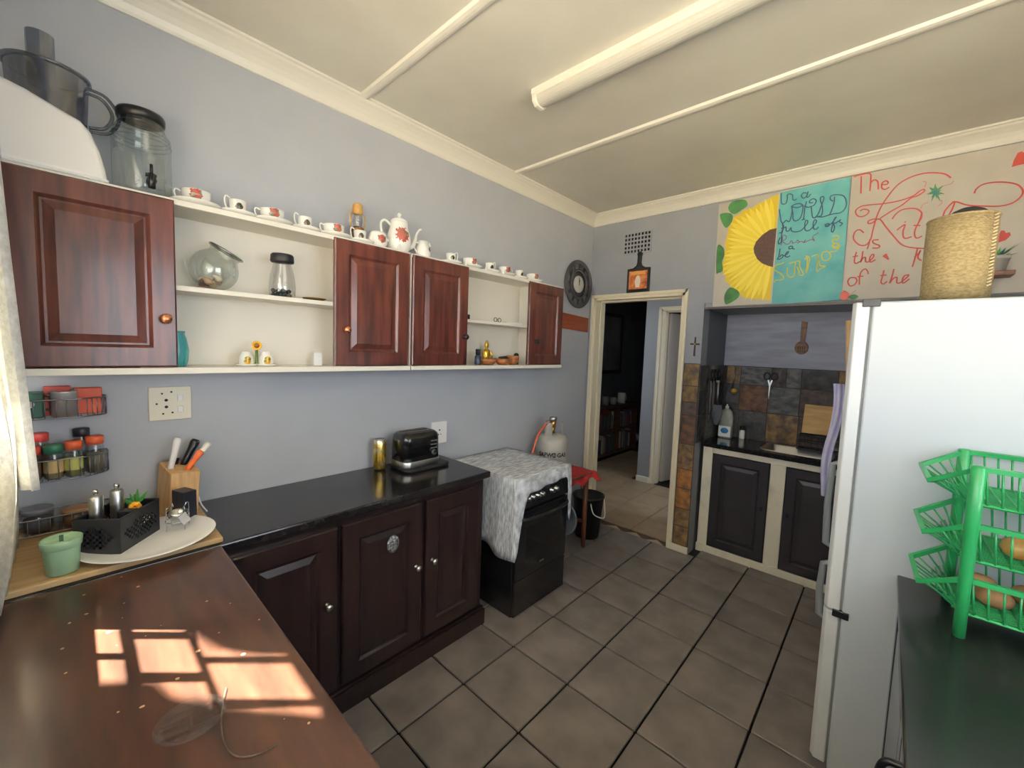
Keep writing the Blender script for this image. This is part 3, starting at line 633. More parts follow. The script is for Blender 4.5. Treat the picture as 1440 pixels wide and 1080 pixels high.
b = MB(); b.lathe([(.045,.158),(.046,.163),(.034,.174),(.012,.181),(.007,.186),(.010,.193),(.011,.199),(.006,.206),(0,.207)], c0, 24); b.build('lid', M_ch, t)
b = MB(); b.tube([vadd(c0, p) for p in smooth_path([(0,.052,.042),(0,.082,.055),(0,.098,.090),(0,.108,.125),(0,.126,.150),(0,.136,.153)], 5)], [.017-.0105*min(1, i/14) for i in range(26)], 10); b.build('spout', M_ch, t)
b = MB(); b.tube([vadd(c0, p) for p in smooth_path([(0,-.048,.135),(0,-.080,.152),(0,-.102,.135),(0,-.100,.095),(0,-.080,.062),(0,-.055,.050)], 5)], .0065, 8); b.build('handle', M_ch, t)
t = thing('milk_jug', 'small white milk jug right of the teapot', 'jug', (0.125, 1.332, ZT)); c0 = (0.125, 1.332, ZT)
b = MB(); b.lathe([(0,.003),(.030,.003),(.033,0),(.035,.004),(.041,.028),(.037,.055),(.028,.075),(.030,.092),(.028,.092),(.026,.075),(.035,.055),(.037,.025),(0,.012)], c0, 24); b.prism([(-.012,.072),(.012,.072),(.0,.094)], lambda u,v,w: (c0[0]+u, c0[1]+w, c0[2]+v), .026, .044); b.build('body', china('jug_china', (.03,.028,.052), .017, DUSK), t)
b = MB(); b.tube([vadd(c0, p) for p in smooth_path([(0,-.028,.078),(0,-.05,.078),(0,-.056,.05),(0,-.036,.026)], 4)], .004, 7); b.build('handle', M_ch, t)
for y, wh in ((1.150, 'below the teapot'), (1.592, 'before the second cup right of the milk jug'), (1.752, 'before the third cup right of the milk jug'), (1.905, 'before the fourth cup right of the milk jug')):
    b = MB(); c0 = (0.185, y, ZT); b.lathe([(0,0),(.007,0),(.007,.012),(.0045,.016),(.005,.026),(.003,.032),(0,.033)], c0, 10); tag(b.build('white_peg', M_ch), 'tiny white peg on the cabinet edge, '+wh, 'ornament', 'tiny white pegs on the cabinet edge')  # small white pegs standing on the front edge
# little lantern
t = thing('lantern', 'miniature wooden and brass lantern behind a small cup, left of the teapot', 'lantern', (0.068, 0.985, ZT)); c0 = Vector((0.068, 0.985, ZT))
M_cork = mat('pale_cork_wood', (206, 164, 96), 0.6, c2=(176, 130, 70), scale=30)
b = MB(); b.lathe([(0,0),(.034,0),(.034,.008),(.026,.016),(.026,.070),(.032,.078),(.032,.090),(.018,.098),(0,.098)], c0, 20); b.build('base', mat('dark_brass', (120, 84, 46), 0.35, 0.7), t)
b = MB(); b.lathe([(.017,.098),(.024,.120),(.020,.145),(.014,.160)], c0, 18); b.build('chimney', M_glass, t)
b = MB(); b.lathe([(0,.158),(.018,.158),(.020,.163),(.024,.166),(.024,.200),(.018,.206),(.010,.210),(0,.211)], c0, 18); b.build('cap', M_cork, t)
for s in (-1, 1): b = MB(); b.tube([c0+Vector((0, s*.028, .088)), c0+Vector((0, s*.036, .10)), c0+Vector((0, s*.036, .155)), c0+Vector((0, s*.022, .168))], .0035, 7); b.build('side_arm', M_cork, t)
# glass drinks jar with tap
t = thing('drinks_jar', 'large clear glass drinks jar with black lid and black tap on top of the cabinet', 'jar', (0.105, 0.192, ZT)); c0 = Vector((0.105, 0.192, ZT))
M_gj = glass('jar_glass', (0.95, 0.98, 0.97), 0.08, 0.95)
b = MB(); b.lathe([(0,.004),(.066,.004),(.074,.012),(.078,.03),(.078,.185),(.072,.215),(.060,.235),(.059,.262)], c0, 32); b.build('body', M_gj, t)
for z, r in ((.182,.0785),(.196,.077),(.208,.075),(.236,.061)): b = MB(); b.tube([c0+Vector((r*math.cos(a*.2618), r*math.sin(a*.2618), z)) for a in range(24)], .0018, 6, True); b.build('glass_rib', M_gj, t)
b = MB(); b.lathe([(.058,.250),(.064,.252),(.065,.272),(.061,.280),(0,.282)], c0, 28); b.build('lid', M_black, t)
p = c0+Vector((.078, .012, .038)); b = MB(); b.cyl(p-Vector((.004,0,0)), p+Vector((.03,0,0)), .013); b.cyl(p+Vector((.024,0,.022)), p+Vector((.024,0,-.024)), .010); b.cyl(p+Vector((.024,0,.02)), p+Vector((.024,0,.052)), .0045); b.box(p.x+.017, p.x+.031, p.y-.016, p.y+.012, p.z+.012, p.z+.02); b.build('tap', M_black, t)
# food processor
t = thing('food_processor', 'white food processor with smoky clear bowl at the left end of the cabinet top', 'food processor', (0.1, -0.03, ZT))
prof = [(-.20, 2.036), (-.20, 2.268), (-.13, 2.268), (-.06, 2.248), (.0, 2.222), (.045, 2.204), (.066, 2.180), (.084, 2.130), (.096, 2.075), (.100, 2.036)]
b = MB(); b.prism(prof, YZ, 0.012, 0.196); b.build('motor_base', mat('processor_white', (236, 233, 230), 0.35), t, bev=0.016, seg=4)
b = MB(); b.box(0.008, 0.199, -.2, .103, 2.035, 2.045); b.build('base_rim', M_whitep, t, bev=0.004)
M_smoke = glass('smoky_plastic', (0.62, 0.66, 0.74), 0.12, 0.82, 0.12); c0 = Vector((0.104, -0.018, 0))
b = MB(); b.lathe([(.080,2.195),(.088,2.345)], c0, 32); b.build('bowl', M_smoke, t)
b = MB(); b.lathe([(0.0,2.356),(.085,2.354),(.094,2.350),(.095,2.342),(.088,2.340)], c0, 32); b.build('bowl_lid', M_smoke, t)
b = MB(); b.prism([(c0.x+.028*math.cos(a*.349)*1.1, c0.y-.012+.030*math.sin(a*.349)) for a in range(18)], XY, 2.30, 2.448); b.build('feed_tube', M_smoke, t, norm=True)
b = MB()
for rr in (.062, .046): b.tube(smooth_path([(c0.x+.01, .068, 2.278+rr*.9), (c0.x+.01, .075+rr*.55, 2.278+rr*.75), (c0.x+.01, .075+rr, 2.272), (c0.x+.01, .075+rr*.6, 2.262-rr*.75), (c0.x+.01, .066, 2.25-rr*.75)], 5), .005, 8)
b.build('bowl_handle', mat('smoky_edge', (76, 80, 84), 0.2, clear=0.3), t)

# ------------------------------------------------------------------ inside the first open shelf
zs1 = 1.742; zb1 = ZB+0.022
t = thing('fish_bowl', 'tilted round glass fish bowl of sea shells on the upper open shelf', 'bowl', (0.095, 0.395, zs1))
ax = Vector((0.18, 0.45, 0.875)).normalized(); cb = Vector((0.095, 0.392, zs1+0.081))
b = MB(); R = .080
b.lathe([(0,-R*.93),(R*.35,-R*.92)]+[(R*math.sin(a), -R*math.cos(a)) for a in [0.5+i*.17 for i in range(12)]]+[(.050,.068),(.054,.078),(.060,.082)], cb, 32, ax); b.build('body', M_gj, t)
b = MB(); q = Vector((0,0,1)).rotation_difference(ax); b.tube([cb+q @ Vector((.058*math.cos(a*.2618), .058*math.sin(a*.2618), .084)) for a in range(24)], .005, 8, True); b.build('rim', glass('thick_glass', (0.72, 0.76, 0.70), 0.16, 0.7), t)
shc = [(214, 190, 160), (150, 92, 74), (226, 214, 196), (176, 150, 128), (120, 96, 92), (206, 170, 140)]
for k in range(11):
    a = k*2.4; rr = .010+.030*((k*.37) % 1); c = cb+Vector((rr*math.cos(a)*.8, rr*math.sin(a)-.006, -.048+.018*((k*.61) % 1)-.01*(rr < .03)))
    b = MB(); ds = Vector((math.cos(k*1.7), math.sin(k*2.1), .4)).normalized(); b.lathe([(0,-.022),(.008,-.016),(.016,-.003),(.014,.006),(.009,.011),(.008,.016),(.003,.022),(0,.025)], c, 10, ds, True, 1, .8)
    tag(b.build('sea_shell', mat('shell_%d' % (k % 6), shc[k % 6], 0.5)), 'small sea shell among the others inside the tilted fish bowl', 'shell', 'sea shells in the fish bowl')
t = thing('shaker_jar', 'clear glass jar with black lid holding dark marbles on the upper open shelf', 'jar', (0.11, 0.63, zs1)); c0 = Vector((0.11, 0.63, zs1))
b = MB(); b.lathe([(0,.004),(.044,.004),(.050,.010),(.051,.05),(.046,.095),(.034,.140),(.033,.158)], c0, 28); b.build('body', M_glass, t)
b = MB(); b.lathe([(.031,.150),(.043,.150),(.045,.154),(.044,.178),(.040,.184),(0,.185)], c0, 24); b.build('lid', mat('black_rubber', (40, 40, 44), 0.55), t)
mc = [(40, 60, 70), (56, 48, 44), (30, 44, 74), (86, 84, 76), (60, 74, 66)]
for k in range(16):
    a = k*2.399; rr = .036*math.sqrt((k % 8+.5)/8); b = MB(); b.ball(c0+Vector((rr*math.cos(a), rr*math.sin(a), .0135+.016*(k//8))), .0092, 10, 6)
    tag(b.build('marble', mat('marble_%d' % (k % 5), mc[k % 5], 0.15)), 'dark glass marble at the bottom of the clear jar', 'marble', 'marbles in the clear jar')
b = MB(); b.lathe([(0,.002),(.022,.002),(.026,0),(.048,.012),(.050,.014),(.046,.013),(.026,.005),(0,.005)], (0.11, 0.762, zs1), 24); tag(b.build('dish', mat('old_gold', (170, 134, 66), 0.35, 0.7)), 'shallow gold dish at the right end of the upper open shelf', 'dish')
# sunflower cruet
t = thing('cruet_tray', 'white two-lobed cruet tray with a sunflower post on the lower open shelf', 'tray', (0.11, 0.528, zb1)); c0 = Vector((0.11, 0.528, zb1))
b = MB()
for s in (-1, 1): b.lathe([(0,.002),(.030,.002),(.034,0),(.040,.008),(.039,.009),(.032,.004),(0,.004)], c0+Vector((0, s*.036, 0)), 24)
b.build('tray', M_ch, t)
b = MB(); b.tube(smooth_path([(c0.x+.0, c0.y, c0.z+.002), (c0.x-.002, c0.y+.002, c0.z+.04), (c0.x+.004, c0.y, c0.z+.072)], 4), .0055, 8); b.build('stem', mat('leaf_green', (84, 110, 50), 0.5), t)
M_pet = mat('sunflower_yellow', (232, 176, 48), 0.5)
fc = Vector((c0.x+.008, c0.y, c0.z+.084)); b = MB()
for k in range(14):
    a = k*math.pi/7; d = Vector((0, math.cos(a), math.sin(a))); e = Vector((0, -math.sin(a), math.cos(a)))
    b.add([fc+d*.007-e*.003, fc+d*.007+e*.003, fc+d*.016+e*.004+Vector((.004,0,0)), fc+d*.022+Vector((.002,0,0)), fc+d*.016-e*.004+Vector((.004,0,0)), fc+d*.012+Vector((-.004,0,0))], [(0,1,2,3,4),(0,5,1),(1,5,2),(2,5,3),(3,5,4),(4,5,0)])
b.build('petals', M_pet, t)
b = MB(); b.lathe([(0,-.004),(.010,-.002),(.010,.003),(.006,.006),(0,.007)], fc, 14, (1,0,0)); b.build('flower_eye', mat('brown_eye', (140, 84, 34), 0.6), t)
for s, w in ((-1, 'left'), (1, 'right')):
    c = c0+Vector((0, s*.036, .0042)); b = MB(); b.lathe([(0,0),(.024,0),(.026,.008),(.025,.028),(.021,.040),(.017,.046),(.017,.052),(.010,.056),(0,.057)], c, 22)
    tag(b.build('salt_shaker', china('cruet_china_'+w, (.024,0,.020), .014, ((226,170,50),(206,140,40),(80,110,50)))), 'small white sunflower-painted shaker, %s one on the cruet tray' % w, 'shaker', 'sunflower salt and pepper shakers')
b = MB(); b.lathe([(0,0),(.028,0),(.033,.02),(.036,.06),(.030,.10),(.024,.12),(.026,.130),(.023,.130),(.021,.12),(0,.115)], (0.10, 0.272, zb1), 24); tag(b.build('vase', mat('turquoise_glaze', (70, 160, 168), 0.25)), 'turquoise vase half hidden behind the big cabinet door', 'vase')
b = MB(); b.box(0.10, 0.103, 0.762, 0.800, zb1, zb1+0.058); tag(b.build('card', M_whitep), 'small white card standing at the right end of the lower open shelf', 'card')
# ------------------------------------------------------------------ inside the second open shelf
M_bowl = mat('turned_wood', (172, 112, 64), 0.4, c2=(140, 84, 46), scale=16, stretch=(1,1,4))
zs2 = 1.728
b = MB(); b.box(0.10, 0.16, 1.60, 1.655, zs2, zs2+0.030); tag(b.build('trinket_box', M_matte, bev=0.003), 'small black box at the left end of the narrow upper shelf', 'box')
t = thing('gold_figurine', 'small gold seated figurine behind the wooden bowls on the narrow lower shelf', 'figurine', (0.085, 1.872, zb1)); c0 = Vector((0.085, 1.872, zb1))
b = MB(); b.lathe([(0,0),(.040,0),(.044,.012),(.036,.028),(.026,.036),(.030,.062),(.031,.082),(.022,.098),(.010,.104),(.012,.110),(.017,.122),(.016,.138),(.009,.150),(.005,.158),(0,.160)], c0, 20, (0,0,1), True, .75, 1.0); b.build('body', M_gold, t)
for s in (-1, 1): b = MB(); b.tube(smooth_path([c0+Vector((.004, s*.028, .090)), c0+Vector((.016, s*.037, .060)), c0+Vector((.026, s*.02, .038)), c0+Vector((.028, 0, .034))], 4), .0075, 8); b.build('arm', M_gold, t)
for y, r, h, w, xx in ((1.840, .050, .040, 'left', .138), (1.972, .050, .042, 'middle', .138), (2.085, .046, .062, 'tall right', .125)):
    b = MB(); b.lathe([(0,.004),(r*.55,.004),(r*.6,0),(r*.68,.003),(r*.95,h*.45),(r,h*.8),(r*.93,h),(r*.86,h),(r*.9,h*.75),(r*.6,.010),(0,.010)], (xx, y, zb1), 24)
    tag(b.build('wooden_bowl', M_bowl), '%s turned wooden bowl on the narrow lower shelf' % w, 'bowl', 'wooden bowls on the narrow shelf')
for k, (y, z, w) in enumerate(((1.955, .034, 0), (1.99, .040, 1), (1.972, .048, 2))):
    b = MB(); b.obox((.138, y, zb1+z), (.012, .03 if w else .02, .004), (-.008, .006, .003), (0, 0, .006)); tag(b.build('black_trinket', M_matte, bev=0.003), ('lowest', 'middle', 'topmost')[k]+' small black trinket in the middle wooden bowl', 'trinket', 'black trinkets in the middle wooden bowl')  # plain black trinkets
t = thing('dark_bottle', 'small dark bottle with black cap left of the gold figurine', 'bottle', (0.12, 1.765, zb1)); c0 = Vector((0.12, 1.765, zb1))
b = MB(); b.lathe([(0,0),(.020,0),(.021,.004),(.021,.052),(.012,.064)], c0, 18); b.build('body', mat('blue_grey_glass', (54, 66, 84), 0.2), t); b = MB(); b.lathe([(.012,.062),(.016,.064),(.016,.098),(0,.100)], c0, 16); b.build('cap', M_matte, t)
b = MB(); b.lathe([(0,0),(.018,0),(.016,.05),(.019,.07),(.010,.08),(0,.081)], (0.12, 2.128, zb1), 14); tag(b.build('dark_figurine', M_matte), 'small black ornament at the right end of the narrow lower shelf', 'ornament')
for k in range(3): b = MB(); b.box(0.06, 0.165, 1.99+.01*k, 2.13, zs2+.004*k, zs2+.004*k+.0035); tag(b.build('paper_sheet', M_whitep), ('bottom', 'middle', 'top')[k]+' one of three white papers on the narrow upper shelf', 'paper', 'papers on the narrow shelf')
t = thing('spectacles', 'folded dark spectacles on the narrow upper shelf', 'spectacles', (0.14, 1.90, zs2)); 
for s in (-1, 1): b = MB(); b.tube([Vector((.150, 1.90+s*.018+.014*math.cos(a*.5236), zs2+.0165+.014*math.sin(a*.5236))) for a in range(12)], .0022, 6, True); b.build('lens_rim', M_matte, t)
b = MB(); b.tube([(.15, 1.896, zs2+.02), (.15, 1.904, zs2+.02)], .002, 6); b.build('bridge', M_matte, t)

# ------------------------------------------------------------------ on the left wall
def socket(name, label, y0, y1, z0, z1, kind):
    t = thing(name, label, 'socket', (0, (y0+y1)/2, z0))
    b = MB(); b.box(0.0, 0.011, y0, y1, z0, z1); b.build('plate', M_whitep if kind else mat('ivory_plastic', (232, 226, 206), 0.4), t, bev=0.003)
    h = z1-z0; ym = y0+(y1-y0)*(.40 if kind == 0 else .5); pts = [(ym, z0+h*.60), (ym, z0+h*.40), (ym-.028, z0+h*.5)] if kind == 0 else [(ym, z0+h*.62), (ym-.010, z0+h*.42), (ym+.010, z0+h*.42)]
    if kind == 0: pts += [(ym-.012, z0+h*.80), (ym+.016, z0+h*.84), (ym-.01, z0+h*.2), (ym+.018, z0+h*.22)]
    for k, (y, z) in enumerate(pts):
        r = .0055 if k < 2 else .0035; b = MB(); b.cyl((.0105, y, z), (.0118, y, z), r, n=10); b.build('pin_hole', mat('socket_hole', (40, 36, 34), 0.7), t)
    if kind == 0:
        for z in (.66, .32): b = MB(); b.box(.010, .016, y0+(y1-y0)*.66, y0+(y1-y0)*.80, z0+h*z-.012, z0+h*z+.012); b.build('switch', M_whitep, t, bev=0.002)
socket('wall_socket', 'ivory double wall socket with two switches above the knife block', 0.197, 0.326, 1.237, 1.367, 0)
socket('wall_socket', 'white wall socket partly behind the black toaster', 1.50, 1.617, 0.952, 1.09, 1)
t = thing('wall_clock', 'round dark grey openwork wall clock with pale centre on the left wall', 'clock', (0.0, 3.02, 1.945)); c0 = Vector((0.0, 3.02, 2.14))
M_ck = mat('dark_grey_metal', (84, 84, 86), 0.45, 0.3); 
for R, r, nm in ((.196, .010, 'outer_ring'), (.182, .006, 'second_ring'), (.120, .009, 'inner_ring')):
    b = MB(); b.tube([c0+Vector((.014, R*math.cos(a*math.pi/24), R*math.sin(a*math.pi/24))) for a in range(48)], r, 8, True); b.build(nm, M_ck, t)
b = MB(); b.lathe([(.118,.004),(.118,.010),(.182,.010),(.182,.004)], c0, 48, (1,0,0)); b.build('chapter_ring', mat('clock_ring_grey', (104, 104, 106), 0.5, 0.2), t)
for k in range(12):
    a = k*math.pi/6; d = Vector((0, math.sin(a), math.cos(a))); e = Vector((0, math.cos(a), -math.sin(a))); b = MB()
    for s in ((-.010, 0, .010) if k % 3 else (-.006, .006)): b.obox(c0+d*.151+e*s+Vector((.012,0,0)), e*.0025, d*.022, (.002,0,0))
    b.build('hour_mark', mat('numeral_dark', (50, 50, 52), 0.5), t)
b = MB(); b.lathe([(0,.003),(.072,.003),(.072,.016),(.066,.018),(0,.018)], c0, 36, (1,0,0)); b.build('dial', mat('dial_cream', (196, 194, 186), 0.5), t)
b = MB(); b.lathe([(.070,.004),(.118,.004),(.118,.008),(.070,.008)], c0, 36, (1,0,0)); b.build('back_plate', mat('clock_back', (70, 70, 72), 0.6), t)
for a, L_ in ((-.15, .055), (.10, .038)): d = Vector((0, math.sin(a), math.cos(a))); e = Vector((0, math.cos(a), -math.sin(a))); b = MB(); b.obox(c0+d*L_*.4+Vector((.0195,0,0)), e*.003, d*L_*.6, (.0012,0,0)); b.build('hand', M_matte, t)
b = MB(); b.prism([(2.70, 1.885), (3.205, 1.862), (3.205, 1.735), (2.70, 1.752)], YZ, 0.0, 0.012); tag(b.build('wooden_plaque', mat('orange_brown_wood', (146, 74, 38), 0.45, c2=(122, 58, 30), scale=5, stretch=(1,1,8)), bev=0.002), 'orange-brown wooden plaque on the left wall below the clock', 'plaque')
# ------------------------------------------------------------------ on the black worktop
ZW = 0.888
t = thing('toaster', 'black two-slot toaster with silver base band on the black worktop', 'toaster', (0.155, 1.285, ZW))
def rr_loft(mb, secs, cx, cy):
    rings = [[(cx+x, cy+y, z) for x, y in rrect(-a, a, -c, c, r, 5)] for a, c, r, z in secs]; n = len(rings[0])
    vs = [p for q in rings for p in q]; fs = [(k*n+i, k*n+(i+1) % n, (k+1)*n+(i+1) % n, (k+1)*n+i) for k in range(len(rings)-1) for i in range(n)]
    fs += [tuple(range(n))[::-1], tuple(range((len(rings)-1)*n, len(rings)*n))]; mb.add(vs, fs, True); return mb
cx, cy = 0.150, 1.290
b = rr_loft(MB(), [(.092,.140,.035,ZW),(.098,.146,.04,ZW+.008),(.098,.146,.04,ZW+.016),(.088,.136,.035,ZW+.018)], cx+.01, cy+.025); b.build('crumb_tray', M_matte, t)
b = rr_loft(MB(), [(.080,.120,.045,ZW+.016),(.082,.122,.045,ZW+.022),(.082,.122,.045,ZW+.050),(.080,.120,.045,ZW+.054)], cx, cy); b.build('base_band', M_steel, t)
b = rr_loft(MB(), [(.080,.120,.045,ZW+.053),(.078,.118,.045,ZW+.165),(.074,.114,.045,ZW+.188),(.062,.102,.04,ZW+.200),(.055,.094,.035,ZW+.202)], cx, cy); b.build('shell', mat('gloss_black', (20, 20, 23), 0.18, coat=0.3), t)
for s in (-1, 1): b = MB(); b.box(cx+s*.024-.011, cx+s*.024+.011, cy-.082, cy+.082, ZW+.2015, ZW+.2045); b.build('slot', mat('slot_brown', (96, 78, 62), 0.4, 0.5), t)
for k in range(3): b = MB(); b.box(cx+.0775, cx+.082, cy+.045, cy+.085, ZW+.150-.02*k, ZW+.154-.02*k); b.build('button', mat('dim_print', (120, 120, 124), 0.4), t)
b = MB(); b.cyl((cx+.076, cy+.065, ZW+.088), (cx+.088, cy+.065, ZW+.088), .015, n=18); kb = b.build('dial', M_steel, t); b = MB(); b.cyl((cx+.088, cy+.069, ZW+.091), (cx+.0892, cy+.069, ZW+.091), .010, n=16); b.build('dial_face', M_black, kb)
t = thing('drink_can', 'gold drink can on the black worktop left of the toaster', 'can', (0.075, 1.115, ZW)); c0 = (0.075, 1.115, ZW)
b = MB(); b.lathe([(0,.003),(.022,.003),(.025,0),(.033,.010),(.033,.150),(.027,.163)], c0, 24); b.build('body', mat('can_gold', (206, 172, 64), 0.25, 0.85, c2=(232, 222, 190), scale=9, stretch=(1,1,2.4), lo=.5, hi=.6), t)
b = MB(); b.lathe([(.026,.162),(.0275,.166),(.0255,.167),(.0245,.163),(0,.163)], c0, 24); b.build('rim', M_steel, t)
b = MB(); b.box(.066, .084, 1.111, 1.119, ZW+.163, ZW+.165); b.build('pull_tab', M_steel, t)

# ------------------------------------------------------------------ window corner: board, platter and what stands on it
ZP = 0.906
b = MB(); pc = Vector((0.372, 0.158, ZP)); b.lathe([(0,.004),(.085,.004),(.095,0),(.102,.002),(.140,.012),(.166,.020),(.167,.022),(.164,.0225),(.138,.015),(.10,.009),(0,.009)], pc, 48)
tag(b.build('platter', mat('white_platter', (252, 252, 252), 0.2)), 'round white platter holding the black basket, overhanging the pale board', 'platter')
# perforated black basket
zb = ZP+.0092
t = thing('desk_basket', 'black perforated basket of grinders and packets on the white platter', 'basket', (0.33, 0.09, zb))
A = Vector((.425, .085, zb)); ua = Vector((-.62, -.785, 0)).normalized(); ub = Vector((-.785, .62, 0)).normalized(); la, lb, hh = .118, .165, .105
M_bk = mat('basket_black', (38, 39, 44), 0.45)
def panel(o, u, L_, n_u, name):     # side wall with a real pattern of holes
    mb = MB(); nv = 13; k = u.cross(Vector((0,0,1))).normalized()*.0012
    for i in range(n_u):
        for j in range(nv):
            if 2 <= j <= nv-4 and 2 <= i <= n_u-3 and (i+j) % 2 == 0 and (abs(i-n_u/2)/(n_u/2)+abs(j-5.5)/5.5) < 1.0: continue
            p = o+u*(L_*(i+.5)/n_u)+Vector((0,0,hh*(j+.5)/nv)); mb.obox(p, u*(L_/n_u/2), k, (0,0,hh/nv/2))
    ob = mb.build(name, M_bk, t); return ob
panel(A, ua, la, 15, 'end_panel'); panel(A, ub, lb, 21, 'side_panel'); panel(A+ub*lb, ua, la, 15, 'end_panel'); panel(A+ua*la, ub, lb, 21, 'side_panel')
b = MB(); b.obox(A+ua*la/2+ub*lb/2+Vector((0,0,.002)), ua*la/2, ub*lb/2, (0,0,.0015)); b.build('bottom', M_bk, t)
b = MB(); b.tube([A+Vector((0,0,hh)), A+ua*la+Vector((0,0,hh)), A+ua*la+ub*lb+Vector((0,0,hh)), A+ub*lb+Vector((0,0,hh))], .003, 6, True); b.build('rim', M_bk, t)
def inb(a, c): return A+ua*(la*a)+ub*(lb*c)+Vector((0,0,.0045))
for a, c, w in ((.70, .20, 'nearer the window'), (.55, .52, 'beside the artificial flower')):
    p = inb(a, c); t = thing('pepper_grinder', 'steel grinder with ball top in the black basket, %s' % w, 'grinder', p, 'steel grinders in the black basket')
    b = MB(); b.lathe([(0,0),(.0165,0),(.0165,.157),(.013,.162),(.004,.164)], p, 20); b.build('body', M_steel, t)
    b = MB(); b.lathe([(.0,.162),(.004,.164),(.006,.168),(.0075,.174),(.006,.180),(0,.182)], p, 14); b.build('ball_top', M_chrome, t)
p = inb(.35, .80); t = thing('artificial_flower', 'orange and yellow artificial flower with green leaves in the black basket', 'flower', p)
b = MB(); b.tube(smooth_path([p, p+Vector((.004,.0,.06)), p+Vector((.016,-.004,.105)), p+Vector((.020,-.006,.135))], 4), .003, 7); b.build('stem', mat('leaf_green', (84, 110, 50), 0.5), t)
for k, (dx, dz, L_) in enumerate(((-.9, .9, .05), (.7, 1.1, .055), (.1, 1.3, .06), (-.4, 1.2, .05))):
    d = Vector((.25, dx, dz)).normalized(); e = d.cross(Vector((1,0,0))).normalized(); o = p+Vector((.014,-.004,.098)); b = MB()
    b.add([o, o+d*L_*.4+e*.007, o+d*L_, o+d*L_*.4-e*.007, o+d*L_*.4+Vector((.003,0,0))], [(0,1,4),(1,2,4),(2,3,4),(3,0,4),(0,3,2,1)]); b.build('leaf', mat('plastic_green', (60, 140, 60), 0.4), t)
b = MB(); 
for k in range(7):
    a = k*.8976; d = Vector((.35, math.cos(a), math.sin(a))).normalized(); b.ball(p+Vector((.026,-.008,.098))+d*.010, .008, 8, 5)
b.build('petals', mat('orange_petal', (228, 158, 40), 0.5), t)
for a, c, h, cc, lb_ in ((.25, .45, .10, (40, 44, 52), 'dark packet standing in the black basket behind the flower'), (.72, .84, .105, (52, 60, 84), 'blue packet standing at the back of the black basket'), (.30, .15, .085, (58, 52, 50), 'small dark brown box in the near side of the black basket')):
    p = inb(a, c); b = MB(); b.obox(p+Vector((0,0,h/2)), ua*.018, ub*.016, (0,0,h/2)); tag(b.build('sachet_box', mat('packet_%d' % int(c*100), cc, 0.4), bev=0.002), lb_, 'packet')
# little chrome burner stand with a tag
zq = ZP+.0095
t = thing('oil_burner', 'small chrome wire stand with cup and paper tag on the white platter', 'stand', (.315, .245, zq)); c0 = Vector((.325, .232, zq))
b = MB(); b.lathe([(0,.034),(.020,.036),(.028,.046),(.031,.058),(.029,.058),(.026,.047),(.018,.039),(0,.037)], c0, 22); b.build('cup', M_chrome, t)
for k in range(4):
    a = .4+k*1.5708; d = Vector((math.cos(a), math.sin(a), 0)); b = MB(); b.tube(smooth_path([c0+d*.034+Vector((0,0,.0016)), c0+d*.034+Vector((0,0,.03)), c0+d*.034+Vector((0,0,.074)), c0+d*.027+Vector((0,0,.080)), c0+d*.022+Vector((0,0,.070))], 4), .0016, 6); b.build('leg', M_chrome, t)
b = MB(); b.tube([c0+Vector((.033*math.cos(a*.2618), .033*math.sin(a*.2618), .03)) for a in range(24)], .0016, 6, True); b.build('ring', M_chrome, t)
b = MB(); b.obox(c0+Vector((.037, .012, .042)), Vector((-.004, .010, .006)), Vector((.006, -.008, .017)), (.0006, .0003, 0)); b.build('paper_tag', mat('grey_tag', (190, 190, 190), 0.6), t)
p = Vector((.245, .262, zq)); b = MB(); b.obox(p+Vector((0,0,.052)), Vector((.030,.012,0)), Vector((-.008,.020,0)), (0,0,.052)); tag(b.build('tea_box', mat('black_box', (44, 46, 56), 0.35), bev=0.002), 'black box standing behind the chrome stand on the white platter', 'box')
b = MB(); b.tube(smooth_path([(.20,.335,ZP+.002),(.16,.325,ZP+.02),(.13,.318,ZP+.055),(.14,.30,ZP+.075)], 5), .0025, 7); b.build
o = b.build('white_cord', M_whitep); tag(o, 'short white cord curling up beside the knife block', 'cord')
# green canister
t = thing('green_canister', 'pale green plastic canister with lid at the near end of the pale board', 'canister', (.425, -.030, ZP)); c0 = (.425, -.030, ZP)
M_gr = mat('sage_green_plastic', (152, 188, 156), 0.4)
b = MB(); b.lathe([(0,0),(.029,0),(.032,.003),(.037,.078),(.036,.080)], c0, 32); b.build('body', M_gr, t)
b = MB(); b.lathe([(.038,.072),(.040,.074),(.0415,.094),(.039,.096),(.035,.088),(.010,.087),(0,.087)], c0, 32); b.build('lid', M_gr, t)
b = MB(); b.box(c0[0]-.003, c0[0]+.003, c0[1]-.004, c0[1]+.004, ZP+.085, ZP+.103); b.build('lid_tab', mat('dark_green_tab', (70, 100, 80), 0.5), t)
